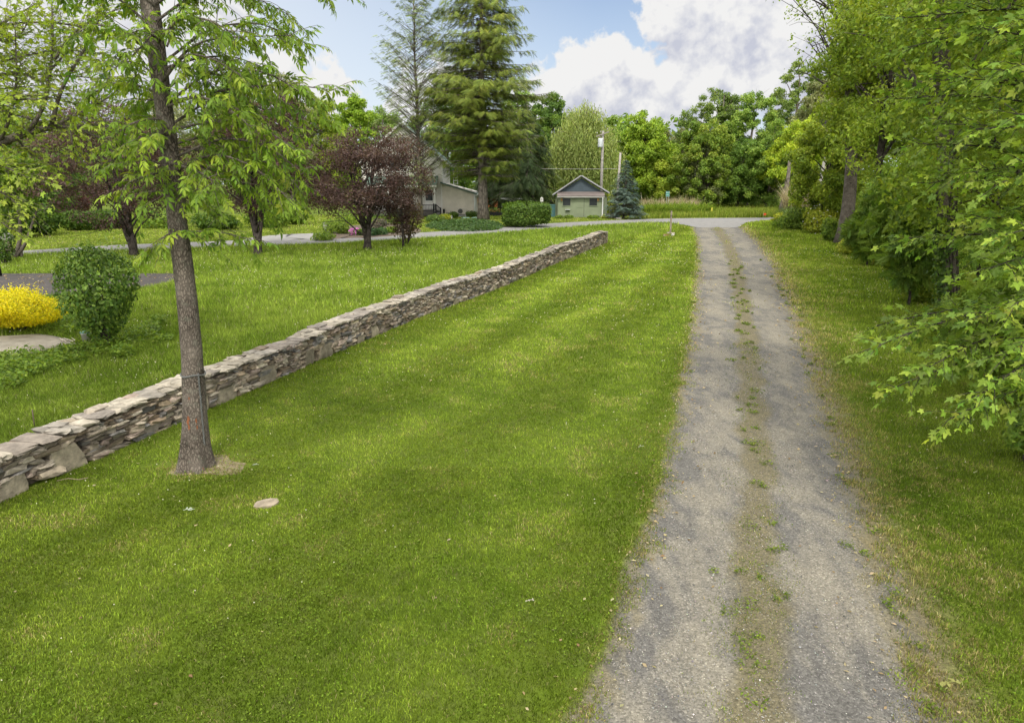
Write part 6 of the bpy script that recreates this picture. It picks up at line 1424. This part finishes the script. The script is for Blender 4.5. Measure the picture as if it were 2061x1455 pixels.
for px in (745, 790, 835, 880):
    q = MB(); q.box(hx(px) - .07, hx(px) + .07, -2.16, -2.02, hz_f(424), hz_f(376), TRIM if px != 880 else TRIM); q.build('porch_post', M['paint'], hs)
BL = (.015, .015, .016); q = MB()
for z in (hz_f(412), hz_f(422)): q.box(hx(742), hx(880), -2.2, -2.14, z - .04, z + .04, BL)
for xx in np.arange(hx(742), hx(880), .16): q.box(xx - .018, xx + .018, -2.19, -2.15, hz_f(422), hz_f(412), BL)
for px in (742, 790, 835, 878): q.box(hx(px) - .07, hx(px) + .07, -2.24, -2.12, hz_f(428), hz_f(409), BL)
q.slab((hx(882), -2.2, hz_f(410)), (hx(891.5), -2.3, hz_f(418)), .05, (0, 0, -1), .09, BL)
for px, y0 in ((882, 410), (891.5, 417)): q.box(hx(px) - .07, hx(px) + .07, -2.32, -2.18, .0, hz_f(y0), BL)
for k in range(5): xx = hx(883.5 + k * 1.6); q.box(xx - .018, xx + .018, -2.26, -2.22, .1, hz_f(411.5 + k * 1.25), BL)
q.build('railing', M['paint'], hs)
q = MB()
for k in range(3): q.box(hx(881), hx(891), -2.9 + .3 * k, -2.6 + .3 * k, .0, .17 * (k + 1) , (.09, .085, .08))
q.build('step', M['paint'], hs)
# side wing
wx0, wx1 = hx(890.5), hx(957); zA, zB = hz_f(367.5), hz_f(385.5)
q = MB(); q.prism([(wx0 + .1, -.2), (wx1, -.2), (wx1, zB), (wx0 + .1, zA)], -.6, 5, CREAM)
WC = (.55, .505, .425); siding(q, wx0, wx1, .45, zA, -.6, .2, lambda z: (wx0, wx1 if z < zB else wx0 + (wx1 - wx0) * (zA - z) / (zA - zB)), WC); q.box(wx0 - .02, wx0 + .1, -.66, -.637, 0, zA, TRIM); q.box(wx1 - .1, wx1 + .02, -.66, -.637, 0, zB, TRIM); q.box(wx0, wx1, -.64, -.601, -.1, .45, (.25, .24, .225))
wg = q.build('wing', M['paint'], hs); q = MB(); q.slab((wx0 - .05, -1.0, zA + .05), (hx(966), -1.0, hz_f(391)), -.14, (0, 1, 0), 6.2, GREENR); q.build('wing_roof', M['paint'], wg); q = MB(); q.tube(np.array([(hx(966), -1.1, hz_f(390.5)), (hx(957), -.75, hz_f(394)), (hx(956.5), -.72, hz_f(399)), (hx(956.5), -.72, .1)]), .075, 8, (.62, .64, .62)); q.build('downpipe', M['paint'], wg)
q = MB(); q.box(hx(891.5), hx(898.5), -.72, -.641, hz_f(431), hz_f(418.5), (.45, .41, .34)); wn = q.build('window', M['paint'], hs); q = MB(); q.box(hx(893), hx(897), -.735, -.721, hz_f(429.5), hz_f(420.5), (.05, .05, .05)); q.build('pane', M['glass'], wn)
# things round the house
bb = gy(929.5, Yh - 1.3); kk = ppm(Yh - 1.3); o = empty('cooling_unit', bb); tag(o, 'cream outdoor cooling unit with round fan on legs against the house wing', 'cooling unit'); z0 = zt(431, Yh - 1.3) - bb[2]; z1 = zt(419.5, Yh - 1.3) - bb[2]
q = MB(); q.box(-9 / kk, 9.5 / kk, -.2, .2, z0, z1, (.50, .465, .39)); q.box(-8 / kk, 8.5 / kk, -.24, .24, -.05, .12, (.3, .3, .28)); q.build('casing', M['paint'], o)
q = MB(); c = np.array([-2.5 / kk, -.215, (z0 + z1) / 2]); th = np.linspace(0, 2 * math.pi, 24, endpoint=False)
for rr in (4.4, 3.3, 2.2, 1.1): q.tube(np.array([c + np.array([math.cos(t) * rr / kk, 0, math.sin(t) * rr / kk]) for t in np.append(th, th[0])]), .025, 4, (.14, .14, .13))
q.add([c + np.array([math.cos(t) * 4.2 / kk, .012, math.sin(t) * 4.2 / kk]) for t in th], np.arange(24)[None], (.06, .06, .06)); q.build('fan', M['metal'], o)
for sx in (-7, 7):
    q = MB(); q.box(sx / kk - .03, sx / kk + .03, -.18, .18, .121, z0, (.4, .4, .38)); q.build('leg', M['metal'], o)
for px, lab in ((937.5, 'pale green round septic lid left of the spruce trunk, under the cooling unit'), (956.5, 'pale green round septic lid touching the left side of the spruce trunk')):
    bb = gp(px, 440); q = MB(); q.lathe([(.0, -.05), (.46, -.05), (.46, .06), (.30, .13), (.0, .15)], 18, (.22, .36, .27)); o = q.build('septic_lid', M['paint']); o.location = tuple(bb); tag(o, lab, 'septic lid', 'septic lids')
bb = gp(903, 442.5); o = MB(); o.box(-.22, .10, -.2, .2, -.02, .36, (.62, .62, .60)); o.box(.13, .36, -.2, .2, -.02, .40, (.55, .55, .54)); o.box(-.24, .12, -.22, .22, .361, .40, (.68, .68, .66)); o = o.build('storage_box', M['paint']); o.location = tuple(bb); tag(o, 'small white utility box on the grass by the porch plants', 'box')
# ladder standing on the wing roof
Yd = Yh + 2; bb = at(917, 371, Yd); kk = ppm(Yd); o = empty('ladder', bb); tag(o, 'pale aluminium ladder with blue tips leaning up from the wing roof', 'ladder')
q = MB(); 
for sx in (-4, 4): q.box(sx / kk - .035, sx / kk + .035, -.03, .03, -.05, 27 / kk, (.5, .5, .48))
q.build('rails', M['metal'], o); 
for k in range(5): q = MB(); q.box(-4 / kk + .036, 4 / kk - .036, -.025, .025, (1 + k * 5.4) / kk, (2 + k * 5.4) / kk, (.55, .55, .52)); q.build('rung', M['metal'], o)
q = MB(); 
for sx in (-4, 4): q.box(sx / kk - .05, sx / kk + .05, -.045, .045, 27 / kk + .002, 29 / kk, (.04, .12, .25))
q.build('tips', M['paint'], o)
# rotary clothes dryer, box on a pole, raised planter, brick outbuilding
Yc = 82.0; bb = gy(1036, Yc); kk = ppm(Yc); zc = zt(401, Yc) - bb[2]; o = empty('clothes_dryer', bb); tag(o, 'grey rotary clothes line frame standing behind the clipped hedge', 'clothes dryer')
q = MB(); q.tube(np.array([(0, 0, 0), (0, 0, zc + .45)]), .035, 6, (.42, .43, .42)); q.build('pole', M['metal'], o)
for a in (.35, 1.92, 3.49, 5.06):
    q = MB(); q.tube(np.array([(0, 0, zc - .35), (1.75 * math.cos(a), 1.75 * math.sin(a), zc + .1)]), .028, 5, (.42, .43, .42)); q.build('arm', M['metal'], o)
q = MB()
for rr in (.7, 1.05, 1.4, 1.72):
    P = np.array([(rr * math.cos(a), rr * math.sin(a), zc - .35 + .45 * rr / 1.75) for a in (.35, 1.92, 3.49, 5.06, .35)]); q.tube(P, .012, 4, (.6, .6, .58), smooth=False)
q.build('lines', M['paint'], o)
bb = gy(1090, 79); kk = ppm(79); o = empty('bird_house', bb); tag(o, 'white bird house on a white pole behind the clipped hedge', 'bird house'); zb_ = zt(406, 79) - bb[2]; q = MB(); q.tube(np.array([(0, 0, 0), (0, 0, zb_)]), .055, 6, (.6, .6, .57)); q.build('pole', M['paint'], o)
q = MB(); q.prism([(-.16, zb_), (.16, zb_), (.16, zb_ + .38), (0, zb_ + .5), (-.16, zb_ + .38)], -.15, .15, (.62, .61, .58)); bx_ = q.build('box', M['paint'], o); q = MB(); q.tube(np.array([(0, -.153, zb_ + .25), (0, -.160, zb_ + .25)]), .06, 10, (.02, .02, .02)); q.build('hole', M['paint'], bx_)
bb = gy(1000, 78); kk = ppm(78); o = empty('planter', bb); tag(o, 'black raised planter with flowers between spruce trunk and hedge', 'planter'); q = MB(); q.box(-14 / kk, 14 / kk, -.4, .4, -.05, .42, (.02, .02, .021))
for i in range(9): q.box(-13.5 / kk + i * 3.2 / kk, -12.7 / kk + i * 3.2 / kk, -.43, -.401, 0, .41, (.028, .028, .03))
q.build('box', M['paint'], o); q = MB(); n = 260; q.leaves(T_QUAD, np.stack([r.uniform(-13, 13, n) / kk, r.uniform(-.35, .35, n), .42 + r.uniform(0, .35, n)], -1), r.normal(0, 1, (n, 3)), unit(r.normal(0, .5, (n, 3)) + [0, 0, 1]), r.uniform(.1, .2, n), np.where(r.random((n, 1)) < .25, np.array([[.45, .20, .10]]), np.array([[.08, .13, .025]]))); q.build('flowers', M['leaf'], o)
Yk = 104.0; bb = gy(1000, Yk); kk = ppm(Yk); o = empty('brick_house', bb); tag(o, 'distant orange brick house glimpsed between spruce trunk and hedge', 'house'); zk = lambda py: zt(py, Yk) - bb[2]
q = MB(); q.box(-40 / kk, 22 / kk, 0, 6, -.5, zk(398), (.40, .13, .05)); q.box(-40.3 / kk, 22.3 / kk, -.05, 6.05, zk(398), zk(396), (.55, .53, .5)); q.build('wall', M['stone'], o)
q = MB(); q.prism([(-44 / kk, zk(396)), (26 / kk, zk(396)), (20 / kk, zk(380)), (-38 / kk, zk(380))], -.5, 6.5, (.10, .09, .085)); q.build('roof', M['paint'], o)
for px in (-30, -13): q = MB(); q.box((px - 4) / kk, (px + 4) / kk, -.07, -.002, zk(412), zk(402), (.6, .6, .58)); w_ = q.build('window', M['paint'], o); q = MB(); q.box((px - 3) / kk, (px + 3) / kk, -.09, -.071, zk(411), zk(403), (.05, .06, .07)); q.build('pane', M['glass'], w_)
q = MB(); q.box(3 / kk, 21 / kk, -.1, -.003, -.2, zk(403), (.62, .62, .6)); q.build('garage_door', M['paint'], o)

# ------------------------------------------------------------------ poles, wires, signs, post
def pole(px, Y, ytop, rad, lab, lean=0.0, col=(.29, .27, .245)):
    bb = gy(px, Y); o = empty('utility_pole', bb); tag(o, lab, 'utility pole'); h = zt(ytop, Y) - bb[2]; q = MB(); q.tube(np.array([(0, 0, -.3), (lean * .5, 0, h * .5), (lean, 0, h)]), [rad * 1.1, rad, rad * .8], 10, col); q.build('pole', M['wood'], o); return o, bb, h
o, pb_, ph = pole(1208.5, 82, 264, .16, 'wooden utility pole with crossarm and transformer rising behind the green shed', -.0)
kk = ppm(82); q = MB(); q.slab((-14 / kk, -.2, ph - .55), (11 / kk, -.2, ph - .05), .12, (0, -1, 0), .12, (.27, .24, .21)); q.build('crossarm', M['wood'], o)
q = MB()
for px in (-12, -5, 8): q.lathe([(.0, 0), (.05, 0), (.07, .08), (.04, .16), (.0, .17)], 8, (.35, .33, .3), (px / kk, -.26, ph - .48 + (px + 14) / 25 * .5 + .12))
q.build('insulators', M['paint'], o)
q = MB(); zc = zt(288, 82) - pb_[2]; q.lathe([(.0, -.5), (.27, -.5), (.29, -.42), (.29, .38), (.27, .46), (.0, .5)], 14, (.50, .53, .54), (-5.2 / kk, -.35, zc)); q.lathe([(.0, .5), (.04, .5), (.05, .68), (.0, .7)], 8, (.3, .25, .2), (-6.5 / kk, -.35, zc)); q.build('transformer', M['paint'], o)
o2, pb2, ph2 = pole(1240, 78, 308, .14, 'shorter wooden utility pole behind the blue spruce', .22, (.33, .30, .27))
o3, pb3, ph3 = pole(1634, 66, 176, .15, 'pale weathered utility pole partly hidden by leaves at the woods edge', 1.25, (.50, .47, .43)); q = MB(); kk = ppm(66); q.box(.95 - .1, .95 + .3, -.35, -.1, zt(234, 66) - pb3[2], zt(227, 66) - pb3[2], (.55, .55, .53)); q.build('bracket', M['paint'], o3)
wr = MB(); a = at(1242, 340, 78); c = at(1090, 340, 80); wr.tube(curve(a, c, -.004, 12), .022, 5, (.36, .34, .32)); tag(wr.build('service_cable', M['paint']), 'grey service cable running from the shorter pole towards the house', 'cable')
bb = gy(1642, 88); o = empty('nest_box', bb); tag(o, 'small white nest box on a thin dark pole among the far trees', 'nest box'); kk = ppm(88); h = zt(219, 88) - bb[2]; q = MB(); q.tube(np.array([(0, 0, 0), (0, 0, h)]), .05, 6, (.03, .03, .03)); q.build('pole', M['paint'], o); q = MB(); q.box(-.12, .12, -.12, .12, h, h + 7 / kk, (.72, .72, .74)); q.prism([(-.15, h + 7.02 / kk), (.15, h + 7.02 / kk), (0, h + 8.5 / kk)], -.15, .15, (.6, .6, .62)); q.build('box', M['paint'], o)
# weathered post with rocks at its foot
bb = gp(1349, 471); kk = ppm(bb[1]); h = zt(425.5, bb[1]) - bb[2]; o = empty('wooden_post', bb); tag(o, 'lone weathered grey wooden post standing in the lawn by the drive entrance', 'post'); q = MB(); q.box(-.055, .055, -.055, .055, -.2, h, (.25, .21, .16)); q.box(-.045, .045, -.045, .045, h, h + .03, (.28, .24, .19)); q.build('post', M['wood'], o); q = MB(); zz = zt(435, bb[1]) - bb[2]; q.box(-.06, .06, -.06, .06, zz - .02, zz + .02, (.07, .06, .05)); q.build('band', M['metal'], o)
r = np.random.default_rng(70)
for px, py, w_, hh, c, lab in [(1341, 474.5, 9, 2.6, (.36, .20, .11), 'reddish flat rock left of the lone wooden post foot'), (1354, 474.5, 6.5, 3.0, (.46, .44, .42), 'pale grey rock right of the lone wooden post foot'), (1346, 470.5, 8, 2.4, (.46, .39, .31), 'tan flat rock behind the lone wooden post foot'), (1354, 471.3, 8, 2.2, (.44, .38, .30), 'pale tan flat rock leaning on the post foot at its right rear'), (1337, 476, 4, 2, (.42, .33, .25), 'smallest tan rock at the left end of the post heap')]:
    p = gp(px, py); q = MB(); add_stone(q, np.zeros(3), unit(np.array([1., r.normal(0, .3), 0])), np.array([0, 1., 0]), UPZ, np.array([w_ / kk, .24, hh * 1.4 / kk]), np.array(c), r, .13); ob = q.build('rock', M['stone']); ob.location = (p[0], p[1], p[2] + .05); tag(ob, lab, 'rock', 'rocks at the foot of the wooden post')
# green road sign on two posts
Yg = 81.0; bb = gy(1341.5, Yg); kk = ppm(Yg); o = empty('road_sign', bb); tag(o, 'green road sign with two white lines on twin grey posts above the dry reeds', 'road sign'); sz = lambda py: zt(py, Yg) - bb[2]
q = MB(); q.box(-3.7 / kk, 3.7 / kk, -.02, .02, sz(396.2), sz(385.4), (.03, .20, .16)); pn = q.build('panel', M['paint'], o)
q = MB(); 
for z0, z1 in ((396.0, 395.6), (386.0, 385.6)): q.box(-3.5 / kk, 3.5 / kk, -.026, -.0205, sz(z0), sz(z1), (.55, .6, .58))
for x0 in (-3.5, 3.25): q.box(x0 / kk, (x0 + .25) / kk, -.026, -.0205, sz(395.5), sz(386.1), (.55, .6, .58))
q.build('border', M['paint'], pn)
q = MB()
for row, (z0, n, xs0) in enumerate(((389.7, 6, -2.7), (393.6, 5, -2.2))):
    for i in range(n):
        x0 = xs0 + i * .92; h_ = 2.0 if i == 0 or (i + row) % 3 == 0 else 1.4
        q.box(x0 / kk, (x0 + .26) / kk, -.026, -.0205, sz(z0), sz(z0 - h_), (.62, .66, .64)); q.box((x0 + .27) / kk, (x0 + .66) / kk, -.026, -.0205, sz(z0 - .5), sz(z0 - .9 if i % 2 else z0 - 1.3), (.62, .66, .64))
q.build('lettering', M['paint'], pn)
for x0 in (-1.9, 2.3): q = MB(); q.box((x0 - .35) / kk, (x0 + .35) / kk, .021, .07, -.2, sz(387), (.40, .42, .42)); q.build('post', M['metal'], o)
# yellow marker, small white sign, red flag
Ym = 72.0; bb = gy(1622.5, Ym); h = zt(387, Ym) - bb[2]; q = MB(); q.tube(np.array([(0, 0, -.1), (.12, 0, h * .5), (.26, 0, h)]), .045, 6, (.60, .38, .04)); o = q.build('marker_stake', M['paint']); o.location = tuple(bb); tag(o, 'slightly tilted yellow marker stake in the dry reeds at the woods edge', 'marker stake')
bb = gy(1637, Ym - .6); o = empty('small_sign', bb); tag(o, 'small pale grey sign panel half hidden in leaves right of the yellow stake', 'sign'); kk = ppm(Ym); q = MB(); q.tube(np.array([(0, 0, -.1), (0, 0, zt(388, Ym) - bb[2])]), .04, 6, (.4, .4, .38)); q.build('post', M['metal'], o); q = MB(); q.box(-4 / kk, 4 / kk, -.06, -.041, zt(393, Ym) - bb[2], zt(386.5, Ym) - bb[2], (.55, .56, .54)); q.build('panel', M['paint'], o)
bb = gp(1536, 439.2); o = empty('marker_flag', bb); tag(o, 'tiny orange-red marker flag beside the far edge of the road', 'flag'); q = MB(); q.tube(np.array([(0, 0, 0), (0, 0, .5)]), .012, 4, (.3, .3, .3)); q.build('wire', M['metal'], o); q = MB(); q.box(.013, .28, -.01, .01, .28, .5, (.75, .10, .03)); q.build('flag', M['paint'], o)
bb = gp(1432, 434.5); q = MB(); q.tube(np.array([(0, 0, -.1), (0, 0, .9)]), .06, 6, (.55, .50, .06)); o = q.build('marker_stake', M['paint']); o.location = tuple(bb); tag(o, 'short yellow-green marker stake in the tall grass in the middle of the field', 'marker stake')
